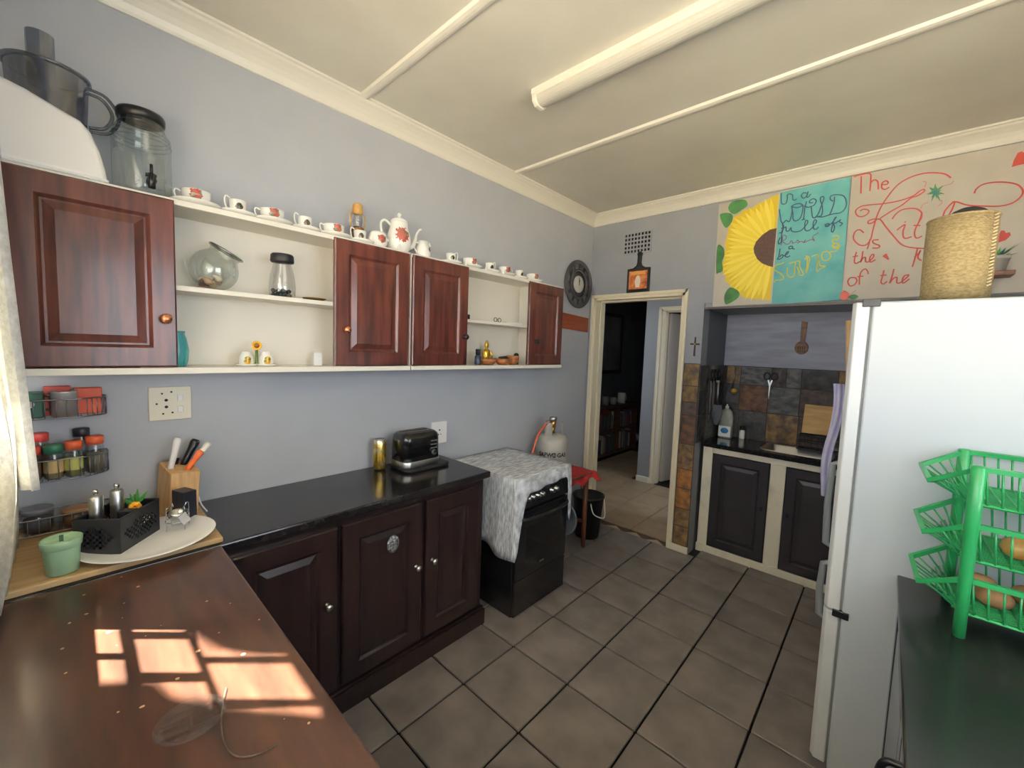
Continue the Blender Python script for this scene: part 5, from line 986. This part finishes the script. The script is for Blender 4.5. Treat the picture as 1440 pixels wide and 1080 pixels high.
# painted strokes and shapes on the two boards: (x, z) in millimetres on the back wall
STROKES={'navy':[[(1438,2642),(1440,2604),(1445,2580),(1456,2573),(1470,2578),(1474,2605),(1474,2630),(1488,2631),(1502,2620),(1505,2594),(1517,2585),(1525,2592)],[(1436,2647),(1440,2642)],[(1577,2617),(1560,2621),(1550,2607),(1562,2588),(1579,2599),(1584,2624),(1579,2599),(1586,2589),(1600,2606)],[(1434,2546),(1443,2497),(1451,2462),(1463,2451),(1475,2464),(1481,2463),(1496,2454),(1503,2478),(1507,2519),(1503,2553)],[(1501,2553),(1512,2505),(1516,2467),(1530,2452),(1551,2461),(1562,2491),(1564,2536),(1551,2555),(1529,2560),(1505,2552),(1520,2539),(1545,2536),(1565,2548)],[(1581,2565),(1575,2530),(1574,2493),(1572,2457),(1563,2452),(1582,2455)],[(1569,2539),(1591,2525),(1606,2526),(1612,2498),(1618,2465),(1627,2453),(1640,2456)],[(1606,2526),(1624,2536),(1631,2559),(1615,2573),(1598,2566),(1598,2552),(1616,2550)],[(1627,2451),(1646,2471),(1659,2517),(1669,2559),(1665,2576),(1653,2574),(1653,2554),(1663,2524),(1668,2487),(1663,2460),(1643,2458),(1671,2451),(1696,2456)],[(1722,2563),(1722,2528),(1716,2494),(1706,2460),(1696,2456),(1729,2460),(1754,2459),(1775,2474),(1783,2507),(1772,2548),(1752,2566),(1720,2574),(1703,2569),(1702,2552),(1716,2537)],[(1444,2389),(1458,2393),(1463,2426),(1458,2448),(1467,2425),(1459,2375),(1461,2333),(1449,2317),(1444,2335),(1453,2359)],[(1453,2419),(1475,2420),(1480,2423),(1484,2397),(1498,2395),(1508,2414),(1513,2392),(1535,2382),(1566,2387),(1592,2420),(1596,2440),(1585,2444),(1582,2414),(1588,2384),(1609,2380),(1634,2409),(1642,2432),(1631,2440),(1626,2414),(1632,2385),(1646,2382),(1655,2393)],[(1684,2400),(1700,2405),(1710,2399),(1702,2387),(1688,2393),(1714,2399),(1726,2413),(1740,2438),(1731,2428),(1724,2389),(1722,2358),(1730,2350),(1736,2375),(1730,2400),(1746,2401)],[(1742,2404),(1763,2418),(1756,2407),(1772,2393),(1760,2379)],[(1527,2293),(1509,2292),(1509,2277),(1525,2281),(1526,2289),(1529,2276),(1540,2273)],[(1457,2287),(1456,2262),(1453,2232),(1447,2219),(1464,2219),(1479,2236),(1468,2245),(1459,2231)],[(1482,2236),(1498,2245),(1507,2259),(1497,2257),(1489,2235),(1503,2226),(1517,2233)]],'purple':[[(1461,2307),(1466,2340),(1467,2370),(1486,2363),(1484,2342),(1466,2336),(1490,2311),(1508,2313),(1514,2329),(1525,2319),(1522,2311),(1543,2316),(1550,2328),(1561,2314),(1548,2309),(1572,2316),(1583,2310),(1595,2325),(1586,2306),(1606,2315),(1627,2320),(1641,2310),(1629,2336),(1651,2353),(1657,2360)]],'yellowpaint':[[(1487,2193),(1473,2187),(1440,2179),(1435,2152),(1467,2126),(1489,2100),(1484,2081),(1447,2081),(1441,2066)],[(1508,2156),(1511,2110),(1529,2093),(1548,2103),(1548,2148),(1548,2186),(1528,2188)],[(1560,2158),(1572,2127),(1576,2104),(1598,2105),(1576,2153),(1570,2191),(1548,2190),(1513,2182)],[(1598,2199),(1610,2209),(1613,2160),(1613,2115),(1623,2189),(1619,2211),(1602,2221)],[(1634,2213),(1661,2221),(1669,2191),(1666,2147),(1668,2117),(1688,2133),(1708,2146),(1681,2153),(1665,2209)],[(1683,2211),(1690,2232),(1714,2232),(1730,2209),(1720,2181),(1694,2184),(1683,2211)],[(1725,2231),(1749,2231),(1762,2244),(1769,2264),(1751,2277),(1734,2269),(1744,2250),(1764,2254)],[(1729,2321),(1748,2326),(1762,2312),(1750,2298),(1737,2308),(1735,2284),(1762,2272),(1750,2258),(1734,2264)]],'redpaint':[[(1805,2658),(1836,2664),(1878,2660),(1885,2627),(1886,2559)],[(1840,2656),(1846,2554)],[(1886,2604),(1899,2619),(1917,2605),(1923,2560)],[(1934,2584),(1957,2580),(1963,2590),(1952,2601),(1937,2592),(1938,2565),(1952,2553),(1970,2562)],[(2213,2553),(2187,2580),(2143,2597),(2099,2603),(2046,2592),(2001,2562),(1963,2501),(1942,2455),(1927,2400),(1917,2330),(1911,2279),(1893,2249),(1862,2253),(1833,2291),(1835,2330),(1855,2343),(1877,2321)],[(1850,2451),(1864,2460),(1886,2451),(1890,2436),(1876,2421),(1851,2419),(1833,2438),(1831,2461),(1853,2478),(1892,2479),(1962,2473),(2028,2477),(2075,2491),(2098,2511),(2113,2516),(2116,2505),(2091,2487),(2066,2480),(2030,2448),(1986,2422),(1944,2392)],[(1941,2388),(1913,2393),(1893,2386),(1894,2372),(1911,2373),(1934,2390),(1949,2380),(1972,2340),(2010,2281),(2044,2232),(2078,2210),(2129,2196),(2145,2196)],[(1996,2378),(2010,2404),(2032,2422),(2064,2424),(2093,2416),(2114,2393),(2116,2367),(2111,2347)],[(2021,2312),(2036,2327),(2053,2337),(2048,2306),(2050,2275),(2061,2260),(2086,2267)],[(2050,2355),(2054,2350)],[(2116,2384),(2108,2343),(2097,2306),(2096,2276),(2106,2255),(2127,2263)],[(2088,2327),(2116,2322)],[(1908,2279),(1906,2256),(1900,2223)],[(1947,2271),(1922,2270),(1927,2253),(1953,2236),(1947,2223),(1922,2227)],[(1852,2213),(1847,2181),(1847,2153),(1857,2145),(1871,2155)],[(1836,2187),(1861,2189)],[(1881,2214),(1880,2177),(1875,2150),(1884,2172),(1896,2175),(1898,2152),(1911,2148),(1930,2171),(1932,2187),(1922,2186),(1915,2164),(1922,2145),(1942,2158)],[(2114,2196),(2108,2145),(2101,2098)],[(2105,2150),(2122,2173),(2127,2186),(2119,2148),(2135,2129)],[(1856,2061),(1834,2061),(1825,2038),(1838,2013),(1859,2021),(1867,2044),(1856,2063)],[(1880,2017),(1878,2057),(1883,2093),(1900,2108),(1913,2090),(1915,2076)],[(1867,2065),(1894,2067)],[(1984,2092),(1980,2057),(1976,2025),(1987,2013),(2003,2027)],[(1970,2062),(1997,2064)],[(2026,2095),(2021,2053),(2014,2015),(2026,2039),(2042,2046),(2044,2017),(2057,2014),(2081,2039),(2090,2055),(2074,2052),(2066,2031),(2071,2011),(2095,2033)],[(2199,2347),(2205,2384),(2228,2420),(2237,2422),(2231,2387),(2217,2348)],[(2228,2424),(2246,2421),(2287,2396),(2343,2380),(2397,2369),(2438,2376),(2463,2402),(2466,2431),(2446,2463),(2408,2483),(2366,2493),(2329,2490),(2309,2471),(2305,2452)]],'thinred':[[(2104,2560),(2116,2557),(2120,2544),(2115,2528)],[(2137,2443),(2117,2435),(2110,2415)],[(2180,2517),(2214,2521),(2225,2535)],[(2185,2446),(2190,2428),(2176,2414)],[(1807,1927),(1827,1947),(1867,1985)]]}
POLYS={'redpaint':[[(2421,2553),(2425,2585),(2435,2617),(2447,2622),(2460,2606),(2484,2601),(2490,2575),(2467,2559),(2438,2556)],[(2402,2184),(2404,2219),(2412,2246),(2423,2244),(2429,2231),(2442,2233),(2446,2217),(2432,2196)],[(1970,2173),(1984,2186),(1989,2184),(2002,2153),(1997,2148)]],'green':[[(1120,2625),(1150,2658),(1222,2651),(1242,2609),(1203,2583),(1165,2565),(1131,2589)],[(1069,2583),(1140,2574),(1153,2524),(1118,2478),(1086,2518)],[(1064,2358),(1107,2339),(1117,2285),(1105,2242),(1114,2179),(1085,2164),(1069,2174)],[(1138,2008),(1172,2054),(1229,2019),(1226,1976),(1160,1935),(1140,1954)],[(2198,2472),(2171,2479),(2185,2432),(2162,2476),(2147,2440),(2152,2482),(2126,2486),(2146,2498),(2134,2523),(2152,2512),(2156,2538),(2165,2507),(2189,2520),(2171,2492)],[(1832,1946),(1858,1961),(1882,1947),(1860,1931)]],'bluegreen':[[(2184,2467),(2166,2479),(2169,2448),(2160,2479),(2145,2463),(2154,2486),(2137,2495),(2152,2497),(2147,2514),(2158,2502),(2165,2516),(2166,2496),(2184,2497),(2168,2486)]],'berry':[[(1795,1969),(1813,1989),(1838,1966),(1836,1937),(1812,1927),(1795,1942)]]}
DISC=[(1428,2424),(1389,2420),(1347,2393),(1312,2353),(1300,2312),(1306,2278),(1328,2233),(1361,2200),(1399,2179),(1425,2170)]
PETAL=[(1426,2644),(1388,2636),(1353,2619),(1302,2605),(1273,2586),(1219,2580),(1197,2559),(1158,2544),(1149,2507),(1130,2476),(1126,2424),(1113,2364),(1124,2328),(1110,2294),(1117,2249),(1099,2216),(1119,2160),(1138,2123),(1131,2106),(1175,2067),(1185,2040),(1222,2029),(1254,1979),(1293,1972),(1332,1961),(1370,1959),(1423,1948),(1434,1947)]
TEAL=[(1431,2653),(1793,2663),(1800,1930),(1435,1922)]
# ------------------------------------------------------------------ painted boards above the recess
YP = YB-0.002; YF = YB-0.012       # back and painted face of the boards
M_pb = mat('painted_board_cream', (192, 186, 175), 0.6, c2=(180, 174, 162), scale=5)
PM = {'navy': mat('paint_navy', (34, 62, 88), 0.6), 'purple': mat('paint_plum', (110, 74, 110), 0.6), 'yellowpaint': mat('paint_mustard', (190, 178, 66), 0.6),
      'redpaint': mat('paint_red', (168, 58, 50), 0.6), 'thinred': mat('paint_pink', (188, 110, 100), 0.6), 'green': mat('paint_green', (56, 118, 58), 0.6, c2=(40, 92, 48), scale=20),
      'bluegreen': mat('paint_teal_dark', (36, 92, 96), 0.6), 'berry': mat('paint_coral', (206, 98, 88), 0.6)}
WID = {'navy': 6.6, 'purple': 5.0, 'yellowpaint': 6.5, 'redpaint': 7.0, 'thinred': 3.5}
def brush(mb, pts, w, lift):      # a flat painted stroke
    P = smooth_path([(x/1000, z/1000, 0) for x, z in pts], 5) if len(pts) > 2 else [Vector((x/1000, z/1000, 0)) for x, z in pts]
    n = len(P); L_, R_ = [], []; w = w/2000
    for i in range(n):
        d = P[min(n-1, i+1)]-P[max(0, i-1)]; d = d.normalized() if d.length > 1e-7 else Vector((1, 0, 0)); q = Vector((-d.y, d.x, 0))*w
        L_.append((P[i].x+q.x, YF-lift, P[i].y+q.y)); R_.append((P[i].x-q.x, YF-lift, P[i].y-q.y))
    mb.add(L_+R_, [(i, i+1, n+i+1, n+i) for i in range(n-1)])
def flat(mb, pts, lift): mb.add([(x/1000, YF-lift, z/1000) for x, z in pts], [tuple(range(len(pts)))])
b1 = thing('painted_board', 'square board painted with half a sunflower and turquoise lettering above the recess', 'painting', (1.43, YB, 1.925))
b2 = thing('painted_board', 'cream board with red lettering and hearts above the fridge', 'painting', (2.5, YB, 1.925))
b = MB(); b.prism([(1.060, 1.922), (1.798, 1.931), (1.794, 2.664), (1.055, 2.655)], XZ, YF, YP); b.build('board', M_pb, b1)
b = MB(); b.prism([(1.802, 1.931), (3.20, 1.931), (3.20, 2.668), (1.798, 2.664)], XZ, YF, YP); b.build('board', M_pb, b2)
b = MB(); b.prism([(1.004, 1.905), (3.25, 1.905), (3.25, 1.927), (1.004, 1.919)], XZ, YF+.002, YB+.018); struct(b.build('trim_6', mat('soffit_edge', (96, 92, 92), 0.6)))
b = MB(); flat(b, TEAL, .0006); b.build('turquoise_ground', mat('paint_turquoise', (74, 152, 158), 0.6, c2=(104, 172, 170), scale=7), b1, norm=False)
# petals radiating from the dark centre
cxm, czm = DISC[-1][0]-4, sum(p[1] for p in DISC)/len(DISC)
pcol = [mat('petal_%d' % i, c, 0.6) for i, c in enumerate(((236, 212, 62), (244, 222, 90), (222, 192, 48)))]
b = MB(); flat(b, PETAL+[(cxm+4, PETAL[-1][1])], .0006); b.build('petal_ground', pcol[2], b1, norm=False)
random.seed(11); xe = DISC[0][0]+2
def out_r(a):
    best = 250
    for (x0, z0), (x1, z1) in zip(PETAL, PETAL[1:]):
        a0 = math.atan2(z0-czm, x0-cxm) % 6.2832; a1 = math.atan2(z1-czm, x1-cxm) % 6.2832
        if min(a0, a1) <= a <= max(a0, a1): best = math.hypot((x0+x1)/2-cxm, (z0+z1)/2-czm)
    return best
for k in range(30):
    a = math.pi*.5+.07+(math.pi-.14)*(k+.5)/30; R = out_r(a)*random.uniform(.94, 1.05); u = (math.cos(a), math.sin(a)); v = (-u[1], u[0]); w = 15+random.uniform(-4, 4)
    pts = [(cxm+u[0]*80, czm+u[1]*80), (cxm+u[0]*R*.55+v[0]*w, czm+u[1]*R*.55+v[1]*w), (cxm+u[0]*R*.85+v[0]*w*.8, czm+u[1]*R*.85+v[1]*w*.8), (cxm+u[0]*R, czm+u[1]*R), (cxm+u[0]*R*.85-v[0]*w*.8, czm+u[1]*R*.85-v[1]*w*.8), (cxm+u[0]*R*.55-v[0]*w, czm+u[1]*R*.55-v[1]*w)]
    pts = [(min(x, xe+0), z) for x, z in pts]; b = MB(); flat(b, pts, .0009+.00012*(k % 3)); b.build('petal', pcol[k % 2], b1, norm=False)
b = MB(); flat(b, DISC, .0016); b.build('flower_centre', mat('paint_brown', (62, 46, 42), 0.7, c2=(84, 62, 52), scale=90), b1, norm=False)
for cname, strokes in STROKES.items():
    for par, sel in ((b1, [s for s in strokes if s[0][0] < 1800]), (b2, [s for s in strokes if s[0][0] >= 1800])):
        if not sel: continue
        b = MB()
        for i, s in enumerate(sel): brush(b, s, WID[cname], .0011+.00003*(i % 7))
        b.build('lettering' if cname != 'thinred' else 'tendril', PM[cname], par, norm=False)
for cname, polys in POLYS.items():
    for s in polys:
        if cname == 'green' and len(s) < 9: s = [(p.x, p.y) for p in smooth_path([(x, z, 0) for x, z in s], 4, True)]
        b = MB(); flat(b, s, .0013 if cname != 'bluegreen' else .0016)
        b.build({'redpaint': 'heart', 'green': 'leaf', 'bluegreen': 'leaf', 'berry': 'berry'}[cname], PM[cname], b1 if s[0][0] < 1790 else b2, norm=False)
# little shelf with a pot plant in front of the cream board
t = thing('small_shelf', 'small brown bracket shelf on the cream painted board', 'shelf', (2.42, YF-.05, 2.0))
b = MB(); b.box(2.330, 2.462, YF-.115, YF, 2.006, 2.028); b.build('board', M_stl, t, bev=0.002)
b = MB(); b.prism([(YF, 1.94), (YF, 2.006), (YF-.09, 2.006), (YF-.075, 1.996), (YF-.012, 1.94)], YZ, 2.385, 2.400); b.build('bracket', M_stl, t)
t = thing('potted_plant', 'spiky green plant in a grey-white pot on the small bracket shelf', 'plant', (2.400, YF-.058, 2.028)); c0 = Vector((2.400, YF-.058, 2.028))
b = MB(); b.lathe([(0,0),(.034,0),(.047,.062),(.050,.062),(.050,.078),(.044,.078),(.040,.06),(0,.06)], c0, 22); b.build('pot', mat('pale_pot', (176, 174, 168), 0.6), t)
for k in range(16):
    a = k*2.399; el = .35+.5*((k*.37) % 1); d = Vector((math.cos(a)*math.cos(el), math.sin(a)*math.cos(el)*.75, math.sin(el))); e = d.cross(Vector((0,0,1))).normalized(); L_ = .075+.03*((k*.61) % 1); o = c0+Vector((0,0,.064))
    b = MB(); b.add([o-e*.006, o+e*.006, o+d*L_*.5+e*.008, o+d*L_, o+d*L_*.5-e*.008, o+d*L_*.5+Vector((0,0,.005))], [(0,1,2,5),(0,5,4),(2,3,5),(5,3,4),(0,4,3,2,1)]); b.build('leaf', mat('plant_green_%d' % (k % 3), ((60, 128, 70), (44, 96, 96), (86, 146, 74))[k % 3], 0.5), t)
# straw basket on the fridge
t = thing('straw_basket', 'tall woven straw basket with stitched seam standing on the fridge', 'basket', (2.195, 2.09, 1.765)); c0 = Vector((2.195, 2.09, 1.765))
M_str = mat('woven_straw', (166, 148, 108), 0.75, c2=(138, 120, 82), scale=90, stretch=(1, 1, 2.0), bump=0.5, bscale=120, detail=3)
b = MB(); b.lathe([(0,.004),(.078,.004),(.084,.0),(.086,.10),(.087,.20),(.086,.292),(.082,.292),(.083,.20),(.081,.01)], c0, 48); b.build('body', M_str, t)
for z in (.0, .29): b = MB(); b.tube([c0+Vector((.085*math.cos(a*.1309), .085*math.sin(a*.1309), z+.003)) for a in range(48)], .0035, 6, True); b.build('rim_cord', M_str, t)
b = MB(); sa = -.62
for k in range(22):
    z = .06+k*.0107; p = c0+Vector((.088*math.cos(sa), .088*math.sin(sa), z)); e = Vector((-math.sin(sa), math.cos(sa), 0))
    b.tube([p-e*.007+Vector((0,0,-.004)), p+Vector((.004*math.cos(sa), .004*math.sin(sa), 0)), p+e*.007+Vector((0,0,.004))], .0028, 6)
b.build('seam_braid', mat('pale_twine', (212, 196, 156), 0.8), t)
b = MB(); b.ball(c0+Vector((.012, .0, .272)), .062, 20, 10, 1, .9, .95); tag(b.build('black_cap', mat('black_felt', (24, 24, 28), 0.9)), 'black rounded bundle poking out of the straw basket on the fridge', 'cap')

# ------------------------------------------------------------------ green vegetable rack
t = thing('vegetable_rack', 'green plastic three-tier vegetable rack on the black cupboard by the fridge', 'vegetable rack', (2.42, 1.70, .85))
M_vg = mat('green_plastic', (38, 146, 84), 0.35, coat=0.1)
xl, xr, yf_, yb2 = 2.238, 2.64, 1.562, 1.838
for x in (xl, xr):
    for y in (yf_, yb2):
        b = MB(); b.lathe([(0,0),(.0125,0),(.0125,.145),(.0135,.150),(.0135,.290),(.0145,.296),(.0145,.452),(.010,.456),(0,.456)], (x, y, .85), 16); b.build('post', M_vg, t)
for zr in (1.005, 1.150, 1.298):
    rim = [(xl, yf_, zr), (2.158, 1.620, zr-.062), (2.146, 1.770, zr-.048), (xl, yb2, zr), (xr, yb2, zr), (2.735, 1.77, zr-.048), (2.735, 1.62, zr-.062), (xr, yf_, zr)]
    b = MB(); b.tube(rim, .0088, 4, True, smooth=False, flat=(0, 0, 1)); b.build('rim', M_vg, t)
    fz_ = zr-.095; base = [(xl+.010, yf_+.012, fz_), (xl-.022, 1.635, fz_), (xl-.022, 1.765, fz_), (xl+.010, yb2-.012, fz_), (xr-.010, yb2-.012, fz_), (xr+.022, 1.765, fz_), (xr+.022, 1.635, fz_), (xr-.010, yf_+.012, fz_)]
    b = MB(); b.tube(base, .0045, 4, True, smooth=False)
    for k in range(8):
        a0, a1, c0_, c1_ = Vector(rim[k]), Vector(rim[(k+1) % 8]), Vector(base[k]), Vector(base[(k+1) % 8]); n = max(2, int((a1-a0).length/.026))
        for i in range(n):
            f_ = (i+.5)/n; b.cyl(a0.lerp(a1, f_), c0_.lerp(c1_, f_), .0026, n=5)
    for k in range(15):
        x = xl+.03+k*(xr-xl-.06)/14; b.box(x-.002, x+.002, yf_+.012, yb2-.012, fz_-.003, fz_+.002)
    for k in range(16):
        y = yf_+.034+k*(yb2-yf_-.068)/15; b.box(xl-.015, xr+.015, y-.002, y+.002, fz_-.0025, fz_+.0015)
    for sx, x_ in ((1, xl), (-1, xr)):      # slatted scoop at each end
        for i in range(1, 5):
            f_ = i/5; rk = (1, 2) if sx == 1 else (6, 5); b.tube([Vector(rim[0 if sx == 1 else 7]).lerp(Vector(rim[rk[0]]), f_).lerp(Vector(base[1 if sx == 1 else 6]), .55), Vector(rim[3 if sx == 1 else 4]).lerp(Vector(rim[rk[1]]), f_).lerp(Vector(base[2 if sx == 1 else 5]), .55)], .002, 5)
    stuff(b.build('basket_lattice', M_vg, t))
M_on = mat('onion_skin', (190, 158, 92), 0.35, c2=(172, 116, 56), scale=8, stretch=(4, 4, 1)); M_po = mat('potato_skin', (176, 136, 92), 0.7, c2=(138, 100, 66), scale=14)
b = MB(); b.lathe([(0,0),(.010,.001),(.026,.010),(.033,.027),(.029,.044),(.014,.056),(.005,.064),(.004,.072),(0,.073)], (2.335, 1.67, 1.150-.093), 22); tag(b.build('onion', M_on), 'golden onion in the middle tier of the green rack', 'onion')
for k, (x, y, sx, sy, sz, r, w) in enumerate(((2.305, 1.665, 1.15, .9, .85, .032, 'nearest the front post in the lowest tier'), (2.285, 1.735, 1.2, .9, .9, .032, 'behind the front post in the lowest tier'), (2.385, 1.655, 1.0, .85, .85, .033, 'at the right of the lowest tier, near the front'), (2.375, 1.735, 1.1, .95, .9, .032, 'at the back of the lowest tier'))):
    b = MB(); rr_ = r; b.ball((x, y, 1.005-.092+rr_*sz), rr_, 18, 10, sx, sy, sz); o = b.build('potato', M_po); tag(o, 'brown potato '+w+' of the green rack', 'potato', 'potatoes in the green rack')

# ------------------------------------------------------------------ fluorescent fitting
t = thing('ceiling_light', 'long white fluorescent batten light on the ceiling, switched off', 'lamp', (1.3, 1.535, ZC))
b = MB(); b.prism([(1.487, ZC), (1.487, ZC-.022), (1.495, ZC-.03), (1.575, ZC-.03), (1.583, ZC-.022), (1.583, ZC)], lambda u, v, w: (w, u, v), .735, 1.975); b.build('housing', M_trim, t)
b = MB(); b.prism([(1.492+.043*(1-math.cos(a*math.pi/12)), ZC-.030-.036*math.sin(a*math.pi/12)) for a in range(13)], lambda u, v, w: (w, u, v), .755, 1.955); b.build('diffuser', mat('opal_diffuser', (240, 236, 222), 0.35, translucent=0.3), t)
for x in (.735, 1.953): b = MB(); b.prism([(1.490, ZC-.02), (1.580, ZC-.02), (1.578, ZC-.052), (1.556, ZC-.070), (1.514, ZC-.070), (1.492, ZC-.052)], lambda u, v, w: (w, u, v), x, x+.024); b.build('end_cap', M_trim, t, bev=0.004)

# ------------------------------------------------------------------ the dark room through the doorway
t = thing('bookcase', 'low brown bookcase with two shelves of books in the dark room', 'bookcase', (-1.0, 5.6, 0))
M_bc = mat('bookcase_wood', (92, 54, 38), 0.45, c2=(72, 42, 30), scale=5, stretch=(1, 6, 6))
for x0_, x1_, y0_, y1_, z0_, z1_, nm in ((-1.145, -.88, 5.00, 6.24, .745, .775, 'top_board'), (-1.145, -.89, 5.01, 5.035, 0, .745, 'side_panel'), (-1.145, -.89, 6.205, 6.23, 0, .745, 'side_panel'), (-1.145, -.89, 5.61, 5.63, .06, .745, 'divider'), (-1.145, -.89, 5.035, 6.205, .39, .41, 'shelf'), (-1.145, -.89, 5.035, 6.205, .05, .07, 'shelf'), (-1.148, -1.14, 5.035, 6.205, .05, .745, 'back_panel')):
    b = MB(); b.box(x0_, x1_, y0_, y1_, z0_, z1_); b.build(nm, M_bc, t)
random.seed(5); bcol = ((168, 160, 146), (92, 88, 86), (132, 64, 48), (60, 70, 90), (178, 168, 150), (70, 82, 70)); k = 0; bname = ('pale', 'grey', 'red-brown', 'navy', 'cream', 'dull green')
ORD = 'first second third fourth fifth sixth seventh eighth ninth tenth eleventh twelfth thirteenth fourteenth fifteenth sixteenth seventeenth eighteenth nineteenth twentieth twenty-first twenty-second twenty-third twenty-fourth twenty-fifth twenty-sixth twenty-seventh twenty-eighth twenty-ninth thirtieth'.split()
for zz, rowname in ((.41, 'upper'), (.07, 'lower')):
    y = 5.05; n_in = 0
    while y < 6.15:
        w = random.uniform(.025, .05)
        if y < 5.63 and y+w > 5.605: y = 5.635; continue
        h = random.uniform(.20, .29); d = random.uniform(.15, .2); b = MB(); b.box(-1.13, -1.13+d, y, y+w-.002, zz, zz+h)
        tag(b.build('book', mat('book_%d' % (k % 6), bcol[k % 6], 0.6), bev=0.002), '%s book, %s from the left in the %s row of the bookcase' % (bname[k % 6], ORD[n_in], rowname), 'book', 'books in the %s row of the bookcase' % rowname); y += w; k += 1; n_in += 1
        if random.random() < .12: y += .05
for y, r, h, cc, w in ((5.12, .035, .10, (150, 146, 140), 'first from the left'), (5.36, .05, .13, (128, 124, 120), 'second from the left'), (5.60, .045, .10, (160, 156, 150), 'third from the left'), (5.86, .06, .16, (200, 198, 194), 'large pale fourth one')):
    t = thing('mug', 'mug on top of the bookcase in the dark room, '+w, 'mug', (-1.0, y, .775)); b = MB(); b.lathe([(0,.003),(r*.8,0),(r,.01),(r,h),(r*.92,h),(r*.9,.012),(0,.012)], (-1.0, y, .775), 20); b.build('cup', mat('mug_%d' % int(y*100), cc, 0.3), t)
    b = MB(); b.tube(smooth_path([(-1.0+.3*r, y+r*.9, .775+h*.8), (-1.0+.4*r, y+r*1.6, .775+h*.7), (-1.0+.4*r, y+r*1.6, .775+h*.35), (-1.0+.3*r, y+r*.9, .775+h*.2)], 4), r*.13, 7); b.build('handle', mat('mug_%d' % int(y*100), cc, 0.3), t)
t = thing('framed_picture', 'large black-framed grey picture on the dark room wall above the bookcase', 'picture', (-1.15, 5.6, 1.24))
y0_, y1_, z0_, z1_ = 5.22, 6.02, 1.235, 2.16
b = MB()
b.box(-1.149, -1.12, y0_, y0_+.055, z0_, z1_); b.box(-1.149, -1.12, y1_-.055, y1_, z0_, z1_); b.box(-1.149, -1.12, y0_+.055, y1_-.055, z0_, z0_+.055); b.box(-1.149, -1.12, y0_+.055, y1_-.055, z1_-.055, z1_); b.build('frame', M_black, t)
b = MB(); b.box(-1.147, -1.14, y0_+.05, y1_-.05, z0_+.05, z1_-.05); b.build('print', mat('grey_print', (112, 112, 114), 0.35, c2=(70, 70, 72), scale=2.5, lo=.3, hi=.7), t)
